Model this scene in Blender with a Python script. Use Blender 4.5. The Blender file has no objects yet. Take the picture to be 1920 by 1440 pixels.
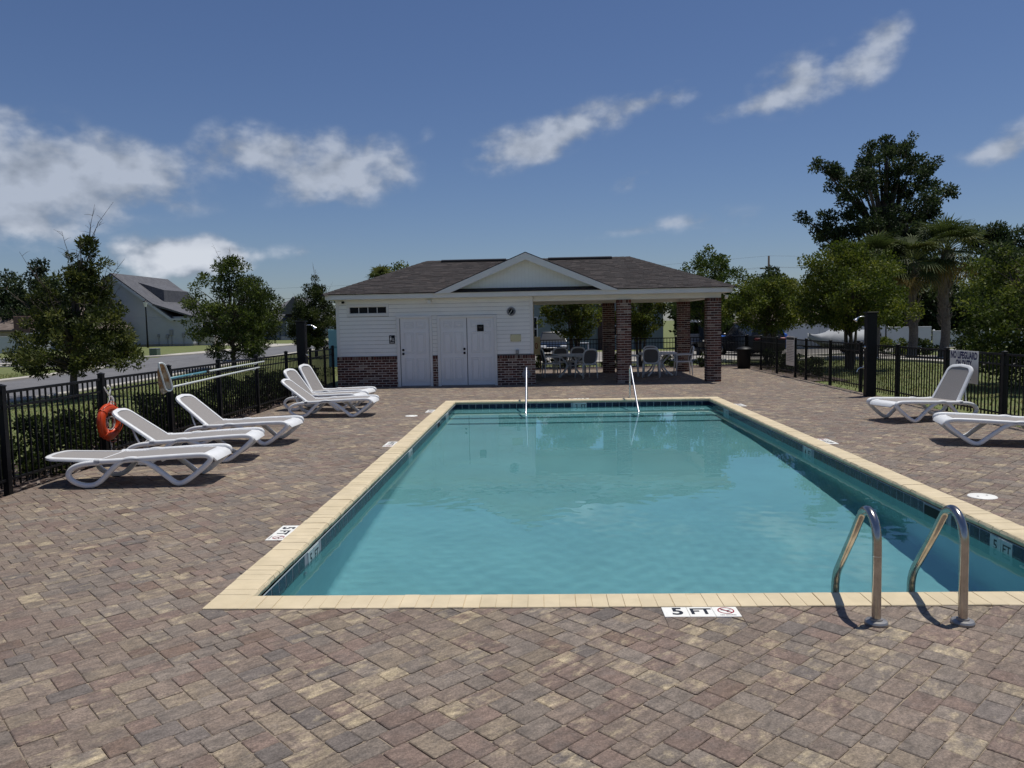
import bpy, math, random
import numpy as np
from mathutils import Vector, Matrix
R = math.radians
rng = np.random.default_rng(7)
random.seed(7)
sc = bpy.context.scene
col = sc.collection

# ------------------------------------------------------------------ camera
cam = bpy.data.cameras.new('camera')
cam.sensor_width = 36.0
cam.lens = 27.017
cam.clip_start = 0.05
cam.clip_end = 3000
camo = bpy.data.objects.new('camera', cam)
col.objects.link(camo)
_r = Vector((0.99918915, 0.03553787, -0.01892343))
_u = Vector((0.01597563, 0.08147416, 0.99654741))
_f = Vector((-0.03695694, 0.99604168, -0.08084035))
camo.matrix_world = Matrix(((_r.x, _u.x, -_f.x, 0), (_r.y, _u.y, -_f.y, 0), (_r.z, _u.z, -_f.z, 1.78), (0, 0, 0, 1)))
sc.camera = camo

# ------------------------------------------------------------------ world: sky and clouds
SUNV = Vector((0.23, 0.13, 1.0)).normalized()
world = bpy.data.worlds.new('World')
sc.world = world
world.use_nodes = True
wn = world.node_tree
WN = wn.nodes
bg = WN['Background']
sky = WN.new('ShaderNodeTexSky')
sky.sky_type = 'NISHITA'
sky.sun_disc = False
sky.sun_elevation = math.asin(SUNV.z)
sky.sun_rotation = math.atan2(SUNV.x, SUNV.y)
sky.altitude = 0
sky.air_density = 1.0
sky.dust_density = 0.35
sky.ozone_density = 2.0


def wmath(op, a, b=None, c=None, clamp=False):
    n = WN.new('ShaderNodeMath')
    n.operation = op
    n.use_clamp = clamp
    for i, v in enumerate((a, b, c)):
        if v is None:
            continue
        if isinstance(v, (int, float)):
            n.inputs[i].default_value = v
        else:
            wn.links.new(v, n.inputs[i])
    return n.outputs[0]


def build_clouds():
    tc = WN.new('ShaderNodeTexCoord')
    sx = WN.new('ShaderNodeSeparateXYZ')
    wn.links.new(tc.outputs['Generated'], sx.inputs[0])
    az = wmath('MULTIPLY', wmath('ARCTAN2', sx.outputs[0], sx.outputs[1]), 57.29578)
    el = wmath('MULTIPLY', wmath('ARCSINE', sx.outputs[2]), 57.29578)
    ae = WN.new('ShaderNodeCombineXYZ')
    wn.links.new(az, ae.inputs[0])
    wn.links.new(el, ae.inputs[1])

    def noise(scale, detail, rough, dz=0.0, dist=0.0):
        mp = WN.new('ShaderNodeMapping')
        mp.inputs['Location'].default_value = (11.3, dz, 0)
        mp.inputs['Scale'].default_value = (1, 1.5, 1)
        wn.links.new(ae.outputs[0], mp.inputs[0])
        n = WN.new('ShaderNodeTexNoise')
        n.noise_dimensions = '2D'
        n.inputs['Scale'].default_value = scale
        n.inputs['Detail'].default_value = detail
        n.inputs['Roughness'].default_value = rough
        n.inputs['Distortion'].default_value = dist
        wn.links.new(mp.outputs[0], n.inputs['Vector'])
        return n.outputs['Fac']
    n1 = noise(0.36, 4, 0.52)
    field = None
    for a0, e0, sa, se, tilt, op in CLOUDS:
        mp = WN.new('ShaderNodeMapping')
        mp.vector_type = 'TEXTURE'
        mp.inputs['Location'].default_value = (a0, e0, 0)
        mp.inputs['Rotation'].default_value = (0, 0, R(tilt))
        mp.inputs['Scale'].default_value = (sa * 1.75, se * 1.75, 1)
        wn.links.new(ae.outputs[0], mp.inputs[0])
        gr = WN.new('ShaderNodeTexGradient')
        gr.gradient_type = 'SPHERICAL'
        wn.links.new(mp.outputs[0], gr.inputs[0])
        if field is None:
            field = wmath('MULTIPLY', gr.outputs['Fac'], op)
        else:
            field = wmath('MULTIPLY_ADD', gr.outputs['Fac'], op, field)
    gate = wmath('MULTIPLY', field, 3.2, clamp=True)
    dens = wmath('MULTIPLY_ADD', wmath('MULTIPLY', wmath('SUBTRACT', n1, 0.5), 1.45), gate, field)
    mr = WN.new('ShaderNodeMapRange')
    mr.interpolation_type = 'SMOOTHSTEP'
    wn.links.new(dens, mr.inputs[0])
    mr.inputs[1].default_value = 0.05
    mr.inputs[2].default_value = 0.95
    mr.inputs[3].default_value = 0
    mr.inputs[4].default_value = 0.9
    # brighter where the cloud thins out upwards, greyer towards its base
    up = noise(0.40, 2, 0.5, .9)
    lit = wmath('ADD', wmath('MULTIPLY', wmath('SUBTRACT', n1, up), 1.9), wmath('MULTIPLY_ADD', dens, .35, .32), clamp=True)
    ramp = WN.new('ShaderNodeMix')
    ramp.data_type = 'RGBA'
    wn.links.new(lit, ramp.inputs['Factor'])
    ramp.inputs['A'].default_value = (5.4, 6.2, 7.6, 1)
    ramp.inputs['B'].default_value = (9.0, 10.0, 11.9, 1)
    # the low, distant cumulus is seen almost edge on and stays bright white
    lowc = wmath('SUBTRACT', 1.0, wmath('MULTIPLY', wmath('SUBTRACT', el, 5.2), .6, clamp=True))
    white = WN.new('ShaderNodeMix')
    white.data_type = 'RGBA'
    wn.links.new(wmath('MULTIPLY', lowc, lit), white.inputs['Factor'])
    wn.links.new(ramp.outputs['Result'], white.inputs['A'])
    white.inputs['B'].default_value = (13.5, 14.2, 15.5, 1)
    tint = WN.new('ShaderNodeMix')
    tint.data_type = 'RGBA'
    tint.blend_type = 'MULTIPLY'
    tint.inputs['Factor'].default_value = 1.0
    wn.links.new(sky.outputs[0], tint.inputs['A'])
    tint.inputs['B'].default_value = (0.97, 1.08, 1.36, 1)
    mix = WN.new('ShaderNodeMix')
    mix.data_type = 'RGBA'
    wn.links.new(mr.outputs[0], mix.inputs['Factor'])
    wn.links.new(tint.outputs['Result'], mix.inputs['A'])
    wn.links.new(white.outputs['Result'], mix.inputs['B'])
    return mix.outputs['Result']


# (azimuth, elevation, half width, half height, tilt, weight), all in degrees
CLOUDS = [(-34.0, 10.0, 4.4, 2.6, 0, 1.0), (-37.5, 8.5, 4, 2.4, 0, .4), (-28.4, 10.5, 2.6, 1.5, 0, 0.85), (-25.0, 10.9, 1.4, 1.0, 0, 0.45), (-31.75, 8.21, 6.0, 1.2, 0, 0.35), (-26.14, 8.85, 3.69, 1.2, 0, 0.3), (-20.75, 12.1, 2.3, 1.4, 0, 0.95), (-14.2, 11.1, 3.9, 1.9, 0, 1.15), (-16.58, 9.54, 2.59, 0.9, 20, 0.3),
          (-1.6, 12.4, 2.6, 1.3, 12, 0.85), (2.9, 13.7, 3.3, 1.15, 18, 0.75), (6.71, 14.71, 1.7, 0.63, 20, 0.45), (10.01, 15.37, 1.33, 0.68, 15, 0.65), (13.38, 13.97, 1.22, 0.48, 5, 0.4), (18.3, 15.5, 2.5, 1.4, 18, 0.85), (16.73, 14.61, 1.73, 0.53, 15, 0.45), (22.7, 16.5, 1.2, 2.0, -40, 0.8), (23.9, 17.6, 0.94, 0.92, 0, 0.4),
          (30.68, 10.24, 1.6, 0.93, 25, 0.75), (29.16, 9.9, 1.69, 0.51, 10, 0.35), (-25.02, 4.8, 3.2, 1.15, 0, 1.7), (-22.99, 5.07, 1.39, 0.6, 0, 0.8), (12.3, 6.94, 3.26, 0.74, 3, 0.34), (7.04, 6.49, 3.41, 0.38, 8, 0.3), (6.87, 9.93, 1.29, 0.51, 25, 0.5), (-7.98, 13.29, 0.69, 0.43, 40, 0.3), (-33.6, 6.31, 4.16, 1.31, 0, 0.4), (-17.5, 5.2, 3, .5, 0, .3),
          (60, 14, 8, 3, 5, .9), (95, 20, 6, 3, -8, .8), (130, 12, 9, 3, 0, .9), (165, 22, 6, 3, 10, .8), (-160, 14, 9, 3, 0, .9), (-120, 18, 7, 3, 8, .9), (-78, 12, 9, 3, 0, .95), (40, 40, 6, 3, 20, .7), (-70, 38, 6, 3, 10, .7)]
wn.links.new(build_clouds(), bg.inputs['Color'])
bg.inputs['Strength'].default_value = 0.05
world.cycles.sampling_method = 'MANUAL'
world.cycles.sample_map_resolution = 512

# ------------------------------------------------------------------ sun
sun = bpy.data.lights.new('sun', 'SUN')
sun.energy = 3.7
sun.angle = R(0.53)
sun.color = (1.0, 0.965, 0.90)
sun.cycles.is_caustics_light = True
suno = bpy.data.objects.new('sun', sun)
col.objects.link(suno)
suno.rotation_euler = SUNV.to_track_quat('Z', 'Y').to_euler()
suno.location = (20, 10, 60)

sc.view_settings.view_transform = 'Standard'
sc.view_settings.look = 'None'
sc.view_settings.exposure = 0.0
sc.view_settings.gamma = 1.0
sc.view_settings.use_curve_mapping = False
sc.render.engine = 'CYCLES'
sc.cycles.use_denoising = True
sc.cycles.max_bounces = 7
sc.cycles.use_adaptive_sampling = True
sc.cycles.adaptive_threshold = 0.02
sc.cycles.transparent_max_bounces = 8


# ================================================================== helpers
def tag(o, label=None, cat=None, group=None, kind=None):
    if label:
        o['label'] = label
    if cat:
        o['category'] = cat
    if group:
        o['group'] = group
    if kind:
        o['kind'] = kind
    return o


def empty(name, loc=(0, 0, 0), rz=0.0, label=None, cat=None, group=None, kind=None):
    o = bpy.data.objects.new(name, None)
    o.empty_display_size = 0.1
    o.location = loc
    o.rotation_euler = (0, 0, rz)
    col.objects.link(o)
    return tag(o, label, cat, group, kind)


def obj(name, me, parent=None, loc=None, rot=None):
    o = bpy.data.objects.new(name, me)
    if parent is not None:
        o.parent = parent
    if loc is not None:
        o.location = loc
    if rot is not None:
        o.rotation_euler = rot
    col.objects.link(o)
    return o


def copy_tree(o, parent=None):
    c = o.copy()
    col.objects.link(c)
    c.parent = parent
    for ch in list(o.children):
        copy_tree(ch, c)
    return c


def catmull(pts, n=6, closed=False):
    P = [Vector(p) for p in pts]
    out = []
    N = len(P)
    for i in range(N if closed else N - 1):
        if closed:
            a, b, c, d = P[i - 1], P[i], P[(i + 1) % N], P[(i + 2) % N]
        else:
            b, c = P[i], P[i + 1]
            a = P[i - 1] if i else b * 2 - c
            d = P[i + 2] if i + 2 < N else c * 2 - b
        for k in range(n):
            t = k / n
            out.append(0.5 * ((2 * b) + (c - a) * t + (2 * a - 5 * b + 4 * c - d) * t * t + (-a + 3 * b - 3 * c + d) * t ** 3))
    if not closed:
        out.append(P[-1].copy())
    return out


class MB:
    """collects shapes for one mesh"""

    def __init__(s):
        s.v = []
        s.f = []
        s.c = []      # per-vertex colour (optional)
        s.uv = []     # per-vertex uv (optional)

    def add(s, vs, fs, c=None, uv=None):
        o = len(s.v)
        s.v.extend([tuple(p) for p in vs])
        s.f.extend([tuple(i + o for i in q) for q in fs])
        if c is not None:
            s.c.extend([c] * len(vs))
        if uv is not None:
            s.uv.extend(uv)
        return s

    def box(s, a, b, c=None, M=None):
        x0, y0, z0 = a
        x1, y1, z1 = b
        vs = [(x0, y0, z0), (x1, y0, z0), (x1, y1, z0), (x0, y1, z0), (x0, y0, z1), (x1, y0, z1), (x1, y1, z1), (x0, y1, z1)]
        if M is not None:
            vs = [tuple(M @ Vector(p)) for p in vs]
        return s.add(vs, [(3, 2, 1, 0), (4, 5, 6, 7), (0, 1, 5, 4), (1, 2, 6, 5), (2, 3, 7, 6), (3, 0, 4, 7)], c)

    def bbox(s, a, b, e=0.004, c=None, M=None):
        """box with chamfered edges"""
        (x0, y0, z0), (x1, y1, z1) = a, b
        vs, fs = [], []
        idx = {}

        def V(p):
            idx[p] = idx.get(p, len(vs))
            if idx[p] == len(vs):
                vs.append(p)
            return idx[p]
        X, Y, Z = (x0, x1), (y0, y1), (z0, z1)
        ins = lambda lo, hi, k: (lo + e) if k == 0 else (hi - e)

        def cv(i, j, k, ax):
            p = [ins(x0, x1, i), ins(y0, y1, j), ins(z0, z1, k)]
            p[ax] = (X, Y, Z)[ax][(i, j, k)[ax]]
            return V(tuple(p))
        for ax in range(3):
            for s_ in (0, 1):
                o1, o2 = [q for q in range(3) if q != ax]
                q = []
                for (m, n) in ((0, 0), (1, 0), (1, 1), (0, 1)):
                    t = [0, 0, 0]
                    t[ax] = s_
                    t[o1] = m
                    t[o2] = n
                    q.append(cv(*t, ax))
                flip = (s_ == 0) ^ (ax == 1)
                fs.append(tuple(reversed(q)) if flip else tuple(q))
        for ax in range(3):
            o1, o2 = [q for q in range(3) if q != ax]
            for m in (0, 1):
                for n in (0, 1):
                    t0, t1 = [0, 0, 0], [0, 0, 0]
                    t0[o1] = t1[o1] = m
                    t0[o2] = t1[o2] = n
                    t1[ax] = 1
                    fs.append((cv(*t0, o1), cv(*t1, o1), cv(*t1, o2), cv(*t0, o2)))
        for i in (0, 1):
            for j in (0, 1):
                for k in (0, 1):
                    fs.append((cv(i, j, k, 0), cv(i, j, k, 1), cv(i, j, k, 2)))
        if M is not None:
            vs = [tuple(M @ Vector(p)) for p in vs]
        return s.add(vs, fs, c)

    def prism(s, poly, h0, h1, axis='z', c=None, M=None):
        n = len(poly)
        vs = []
        for h in (h0, h1):
            for (a, b) in poly:
                vs.append({'z': (a, b, h), 'y': (a, h, b), 'x': (h, a, b)}[axis])
        fs = [tuple(range(n - 1, -1, -1)), tuple(range(n, 2 * n))] + [(i, (i + 1) % n, n + (i + 1) % n, n + i) for i in range(n)]
        if M is not None:
            vs = [tuple(M @ Vector(p)) for p in vs]
        return s.add(vs, fs, c)

    def tube(s, path, r, n=8, cap=True, c=None):
        P = [Vector(p) for p in path]
        if not hasattr(r, '__len__'):
            r = [r] * len(P)
        t0 = (P[1] - P[0]).normalized()
        up = Vector((0, 0, 1)) if abs(t0.z) < 0.9 else Vector((1, 0, 0))
        nrm = t0.cross(up).normalized()
        vs, fs = [], []
        for i, p in enumerate(P):
            t = (P[min(i + 1, len(P) - 1)] - P[max(i - 1, 0)]).normalized()
            nrm = (nrm - t * nrm.dot(t)).normalized()
            b = t.cross(nrm)
            for k in range(n):
                a = 2 * math.pi * k / n
                vs.append(p + (nrm * math.cos(a) + b * math.sin(a)) * r[i])
        for i in range(len(P) - 1):
            for k in range(n):
                fs.append((i * n + k, i * n + (k + 1) % n, (i + 1) * n + (k + 1) % n, (i + 1) * n + k))
        if cap:
            fs.append(tuple(range(n - 1, -1, -1)))
            fs.append(tuple(range((len(P) - 1) * n, len(P) * n)))
        return s.add(vs, fs, c)

    def sweep_xz(s, path, y, w, t, rnd=0.35, closed=False):
        """ribbon with rounded section swept along a path in a plane y = const"""
        P = [Vector((p[0], 0, p[1])) for p in path]
        sec = []
        for (a, b) in ((1, 1), (-1, 1), (-1, -1), (1, -1)):
            r_ = min(w, t) * rnd
            cx, cy = a * (t / 2 - r_), b * (w / 2 - r_)
            base = {(1, 1): 0, (-1, 1): 90, (-1, -1): 180, (1, -1): 270}[(a, b)]
            for k in range(3):
                an = R(base + 45 * k)
                sec.append((cx + r_ * math.cos(an), cy + r_ * math.sin(an)))
        n = len(sec)
        vs, fs = [], []
        N = len(P)
        for i, p in enumerate(P):
            if closed:
                d = P[(i + 1) % N] - P[i - 1]
            else:
                d = P[min(i + 1, N - 1)] - P[max(i - 1, 0)]
            d.normalize()
            nn = Vector((-d.z, 0, d.x))
            for (a, b) in sec:
                q = p + nn * a
                vs.append((q.x, y + b, q.z))
        for i in range(N if closed else N - 1):
            j = (i + 1) % N
            for k in range(n):
                fs.append((i * n + k, j * n + k, j * n + (k + 1) % n, i * n + (k + 1) % n))
        if not closed:
            fs.append(tuple(range(n)))
            fs.append(tuple(range(N * n - 1, (N - 1) * n - 1, -1)))
        return s.add(vs, fs)

    def lathe(s, prof, n=16, M=None, c=None):
        vs, fs = [], []
        for (r_, z) in prof:
            for k in range(n):
                a = 2 * math.pi * k / n
                vs.append(Vector((r_ * math.cos(a), r_ * math.sin(a), z)))
        for i in range(len(prof) - 1):
            for k in range(n):
                fs.append((i * n + k, i * n + (k + 1) % n, (i + 1) * n + (k + 1) % n, (i + 1) * n + k))
        fs.append(tuple(range(n - 1, -1, -1)))
        fs.append(tuple(range((len(prof) - 1) * n, len(prof) * n)))
        if M is not None:
            vs = [M @ v for v in vs]
        return s.add(vs, fs, c)

    def mesh(s, name, m, smooth=False, angle=None):
        me = bpy.data.meshes.new(name)
        me.from_pydata(s.v, [], s.f)
        if s.c and len(s.c) == len(s.v):
            at = me.color_attributes.new('col', 'FLOAT_COLOR', 'POINT')
            at.data.foreach_set('color', np.array([(*c, 1.0) if len(c) == 3 else c for c in s.c], dtype=np.float32).ravel())
        if s.uv and len(s.uv) == len(s.v):
            uvl = me.uv_layers.new(name='UVMap')
            li = np.empty(len(me.loops), dtype=np.int32)
            me.loops.foreach_get('vertex_index', li)
            uvl.data.foreach_set('uv', np.array(s.uv, dtype=np.float32)[li].ravel())
        if m is not None:
            me.materials.append(m)
        if smooth:
            me.polygons.foreach_set('use_smooth', [True] * len(me.polygons))
            if angle:
                try:
                    me.set_sharp_from_angle(angle=R(angle))
                except Exception:
                    pass
        me.update()
        return me

    def build(s, name, m, parent=None, smooth=False, angle=None, loc=None, rot=None):
        return obj(name, s.mesh(name, m, smooth, angle), parent, loc, rot)


def np_quads(name, V, m, colr=None):
    """V: (n,4,3) separate quads"""
    n = len(V)
    me = bpy.data.meshes.new(name)
    me.vertices.add(n * 4)
    me.vertices.foreach_set('co', np.ascontiguousarray(V, dtype=np.float32).ravel())
    me.loops.add(n * 4)
    me.loops.foreach_set('vertex_index', np.arange(n * 4, dtype=np.int32))
    me.polygons.add(n)
    me.polygons.foreach_set('loop_start', np.arange(0, n * 4, 4, dtype=np.int32))
    me.polygons.foreach_set('loop_total', np.full(n, 4, dtype=np.int32))
    me.update(calc_edges=True)
    if colr is not None:
        at = me.color_attributes.new('col', 'FLOAT_COLOR', 'POINT')
        c = np.ones((n, 4, 4), dtype=np.float32)
        c[:, :, :3] = colr[:, None, :]
        at.data.foreach_set('color', c.ravel())
    me.materials.append(m)
    return me


# ------------------------------------------------------------------ materials
def lin(r, g, b):
    f = lambda c: c / 12.92 if c <= 0.04045 else ((c + 0.055) / 1.055) ** 2.4
    return tuple(f(x / 255) for x in (r, g, b))


def newmat(name):
    m = bpy.data.materials.new(name)
    m.use_nodes = True
    return m, m.node_tree, m.node_tree.nodes['Principled BSDF']


def nnode(nt, t, **kw):
    n = nt.nodes.new(t)
    for k, v in kw.items():
        n.inputs[k].default_value = v
    return n


def mat(name, c, rough=0.6, var=0.12, scale=3.0, detail=5, bump=0.0, bscale=80, metal=0.0, spec=0.5, attr=False, stretch=None, c2=None, dirt=0.0, coords='pos'):
    m, nt, p = newmat(name)
    L = nt.links.new
    if coords == 'pos':
        g = nt.nodes.new('ShaderNodeNewGeometry')
        vec = g.outputs['Position']
    else:
        g = nt.nodes.new('ShaderNodeTexCoord')
        vec = g.outputs['Object']
    if stretch:
        mp = nt.nodes.new('ShaderNodeMapping')
        mp.inputs['Scale'].default_value = stretch
        L(vec, mp.inputs[0])
        vec = mp.outputs[0]
    nz = nnode(nt, 'ShaderNodeTexNoise', Scale=scale, Detail=detail, Roughness=0.6)
    L(vec, nz.inputs['Vector'])
    mr = nt.nodes.new('ShaderNodeMapRange')
    L(nz.outputs['Fac'], mr.inputs[0])
    mr.inputs[1].default_value = 0.3
    mr.inputs[2].default_value = 0.7
    if attr:
        at = nt.nodes.new('ShaderNodeAttribute')
        at.attribute_name = 'col'
        base = at.outputs['Color']
    mr.inputs[3].default_value = 1 - var
    mr.inputs[4].default_value = 1 + var
    vm = nt.nodes.new('ShaderNodeVectorMath')
    vm.operation = 'SCALE'
    L(mr.outputs[0], vm.inputs['Scale'])
    if attr:
        L(base, vm.inputs[0])
    elif c2 is not None:
        mx = nt.nodes.new('ShaderNodeMix')
        mx.data_type = 'RGBA'
        n2 = nnode(nt, 'ShaderNodeTexNoise', Scale=scale * 0.31, Detail=6, Roughness=0.65)
        L(vec, n2.inputs['Vector'])
        m2 = nt.nodes.new('ShaderNodeMapRange')
        m2.inputs[1].default_value = 0.42
        m2.inputs[2].default_value = 0.6
        L(n2.outputs['Fac'], m2.inputs[0])
        L(m2.outputs[0], mx.inputs['Factor'])
        mx.inputs['A'].default_value = (*c, 1)
        mx.inputs['B'].default_value = (*c2, 1)
        L(mx.outputs['Result'], vm.inputs[0])
    else:
        vm.inputs[0].default_value = c
    L(vm.outputs[0], p.inputs['Base Color'])
    p.inputs['Roughness'].default_value = rough
    p.inputs['Metallic'].default_value = metal
    p.inputs['Specular IOR Level'].default_value = spec
    if bump:
        b = nt.nodes.new('ShaderNodeBump')
        b.inputs['Strength'].default_value = bump
        b.inputs['Distance'].default_value = 0.01
        bn = nnode(nt, 'ShaderNodeTexNoise', Scale=bscale, Detail=4)
        L(vec, bn.inputs['Vector'])
        L(bn.outputs['Fac'], b.inputs['Height'])
        L(b.outputs[0], p.inputs['Normal'])
    return m


def leaf_mat(name, trans=0.28):
    m, nt, p = newmat(name)
    L = nt.links.new
    at = nt.nodes.new('ShaderNodeAttribute')
    at.attribute_name = 'col'
    L(at.outputs['Color'], p.inputs['Base Color'])
    p.inputs['Roughness'].default_value = 0.6
    p.inputs['Specular IOR Level'].default_value = 0.18
    tr = nt.nodes.new('ShaderNodeBsdfTranslucent')
    hs = nt.nodes.new('ShaderNodeHueSaturation')
    hs.inputs['Value'].default_value = 1.5
    hs.inputs['Saturation'].default_value = 1.1
    L(at.outputs['Color'], hs.inputs['Color'])
    L(hs.outputs[0], tr.inputs[0])
    mx = nt.nodes.new('ShaderNodeMixShader')
    mx.inputs[0].default_value = trans
    L(p.outputs[0], mx.inputs[1])
    L(tr.outputs[0], mx.inputs[2])
    L(mx.outputs[0], nt.nodes['Material Output'].inputs[0])
    return m


def paver_mat():
    m, nt, p = newmat('concrete_paver')
    L = nt.links.new
    at = nt.nodes.new('ShaderNodeAttribute')
    at.attribute_name = 'col'
    uv = nt.nodes.new('ShaderNodeUVMap')
    geo = nt.nodes.new('ShaderNodeNewGeometry')
    # streaks of a lighter blend along the paver, from the alpha channel as amount
    mp = nt.nodes.new('ShaderNodeMapping')
    mp.inputs['Scale'].default_value = (8, 20, 1)
    L(uv.outputs[0], mp.inputs[0])
    st = nnode(nt, 'ShaderNodeTexNoise', Scale=1.0, Detail=7, Roughness=0.68, Distortion=0.5)
    L(mp.outputs[0], st.inputs['Vector'])
    mp2 = nt.nodes.new('ShaderNodeMapping')
    mp2.inputs['Scale'].default_value = (10, 12, 1)
    mp2.inputs['Location'].default_value = (31, 17, 0)
    L(uv.outputs[0], mp2.inputs[0])
    st2 = nnode(nt, 'ShaderNodeTexNoise', Scale=1.0, Detail=4, Roughness=0.6)
    L(mp2.outputs[0], st2.inputs['Vector'])
    add = nt.nodes.new('ShaderNodeMath')
    add.operation = 'ADD'
    L(st.outputs['Fac'], add.inputs[0])
    L(st2.outputs['Fac'], add.inputs[1])
    a2 = nt.nodes.new('ShaderNodeMath')
    a2.operation = 'ADD'
    L(add.outputs[0], a2.inputs[0])
    L(at.outputs['Alpha'], a2.inputs[1])
    mr = nt.nodes.new('ShaderNodeMapRange')
    mr.inputs[1].default_value = 1.24
    mr.inputs[2].default_value = 1.66
    L(a2.outputs[0], mr.inputs[0])
    mx = nt.nodes.new('ShaderNodeMix')
    mx.data_type = 'RGBA'
    L(mr.outputs[0], mx.inputs['Factor'])
    L(at.outputs['Color'], mx.inputs['A'])
    mx.inputs['B'].default_value = (*lin(184, 167, 136), 1)
    # second darker streak set
    mp3 = nt.nodes.new('ShaderNodeMapping')
    mp3.inputs['Scale'].default_value = (11, 27, 1)
    mp3.inputs['Location'].default_value = (3, 71, 0)
    L(uv.outputs[0], mp3.inputs[0])
    st3 = nnode(nt, 'ShaderNodeTexNoise', Scale=1.0, Detail=6, Roughness=0.7)
    L(mp3.outputs[0], st3.inputs['Vector'])
    mr3 = nt.nodes.new('ShaderNodeMapRange')
    mr3.inputs[1].default_value = 0.36
    mr3.inputs[2].default_value = 0.64
    mr3.inputs[3].default_value = 0.72
    mr3.inputs[4].default_value = 1.26
    L(st3.outputs['Fac'], mr3.inputs[0])
    # sand grain
    gr = nnode(nt, 'ShaderNodeTexNoise', Scale=85.0, Detail=5, Roughness=0.8)
    L(geo.outputs['Position'], gr.inputs['Vector'])
    mg = nt.nodes.new('ShaderNodeMapRange')
    mg.inputs[1].default_value = 0.36
    mg.inputs[2].default_value = 0.66
    mg.inputs[3].default_value = 0.62
    mg.inputs[4].default_value = 1.42
    L(gr.outputs['Fac'], mg.inputs[0])
    # worn patches over several pavers
    wp = nnode(nt, 'ShaderNodeTexNoise', Scale=0.7, Detail=5, Roughness=0.6)
    L(geo.outputs['Position'], wp.inputs['Vector'])
    mw = nt.nodes.new('ShaderNodeMapRange')
    mw.inputs[1].default_value = 0.3
    mw.inputs[2].default_value = 0.7
    mw.inputs[3].default_value = 0.86
    mw.inputs[4].default_value = 1.14
    L(wp.outputs['Fac'], mw.inputs[0])
    k1 = nt.nodes.new('ShaderNodeMath')
    k1.operation = 'MULTIPLY'
    L(mr3.outputs[0], k1.inputs[0])
    L(mg.outputs[0], k1.inputs[1])
    k2 = nt.nodes.new('ShaderNodeMath')
    k2.operation = 'MULTIPLY'
    L(k1.outputs[0], k2.inputs[0])
    L(mw.outputs[0], k2.inputs[1])
    vm = nt.nodes.new('ShaderNodeVectorMath')
    vm.operation = 'SCALE'
    # blended charcoal clouds that run through the stones
    ch = nnode(nt, 'ShaderNodeTexNoise', Scale=7.0, Detail=6, Roughness=0.7)
    L(geo.outputs['Position'], ch.inputs['Vector'])
    mc = nt.nodes.new('ShaderNodeMapRange')
    mc.inputs[1].default_value = 0.47
    mc.inputs[2].default_value = 0.68
    mc.inputs[4].default_value = 0.55
    L(ch.outputs['Fac'], mc.inputs[0])
    mxc = nt.nodes.new('ShaderNodeMix')
    mxc.data_type = 'RGBA'
    L(mc.outputs[0], mxc.inputs['Factor'])
    L(mx.outputs['Result'], mxc.inputs['A'])
    mxc.inputs['B'].default_value = (*lin(98, 91, 86), 1)
    L(mxc.outputs['Result'], vm.inputs[0])
    L(k2.outputs[0], vm.inputs['Scale'])
    L(vm.outputs[0], p.inputs['Base Color'])
    p.inputs['Roughness'].default_value = 0.8
    p.inputs['Specular IOR Level'].default_value = 0.4
    b = nt.nodes.new('ShaderNodeBump')
    b.inputs['Strength'].default_value = 0.5
    b.inputs['Distance'].default_value = 0.004
    L(gr.outputs['Fac'], b.inputs['Height'])
    L(b.outputs[0], p.inputs['Normal'])
    return m


def water_mat():
    m, nt, p = newmat('pool_water')
    nt.nodes.remove(p)
    g = nt.nodes.new('ShaderNodeBsdfGlass')
    g.inputs['Color'].default_value = (0.80, 0.955, 0.965, 1)
    g.inputs['Roughness'].default_value = 0.0
    g.inputs['IOR'].default_value = 1.333
    nt.links.new(g.outputs[0], nt.nodes['Material Output'].inputs[0])
    return m


def glass_mat(name, c=(0.02, 0.025, 0.03)):
    m, nt, p = newmat(name)
    n = nnode(nt, 'ShaderNodeTexNoise', Scale=2.0, Detail=2)
    mr = nt.nodes.new('ShaderNodeMapRange')
    mr.inputs[3].default_value = 0.03
    mr.inputs[4].default_value = 0.1
    nt.links.new(n.outputs['Fac'], mr.inputs[0])
    nt.links.new(mr.outputs[0], p.inputs['Roughness'])
    p.inputs['Base Color'].default_value = (*c, 1)
    p.inputs['Specular IOR Level'].default_value = 0.7
    return m


W = {}
W['paver'] = paver_mat()
W['joint'] = mat('joint_sand', lin(140, 126, 110), 0.95, 0.25, 20)
W['coping_joint'] = mat('coping_joint_mortar', lin(198, 181, 148), .95, .15, 20)
W['coping'] = mat('cream_coping', lin(214, 197, 164), 0.75, 0.08, 5, bump=0.3, bscale=220, c2=lin(207, 190, 156))
def add_object_tint(m, amount):
    nt = m.node_tree
    p = nt.nodes['Principled BSDF']
    src = p.inputs['Base Color'].links[0].from_socket
    oi = nt.nodes.new('ShaderNodeObjectInfo')
    mr = nt.nodes.new('ShaderNodeMapRange')
    mr.inputs[3].default_value = 1 - amount
    mr.inputs[4].default_value = 1 + amount
    nt.links.new(oi.outputs['Random'], mr.inputs[0])
    vm = nt.nodes.new('ShaderNodeVectorMath')
    vm.operation = 'SCALE'
    nt.links.new(src, vm.inputs[0])
    nt.links.new(mr.outputs[0], vm.inputs['Scale'])
    nt.links.new(vm.outputs[0], p.inputs['Base Color'])


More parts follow.
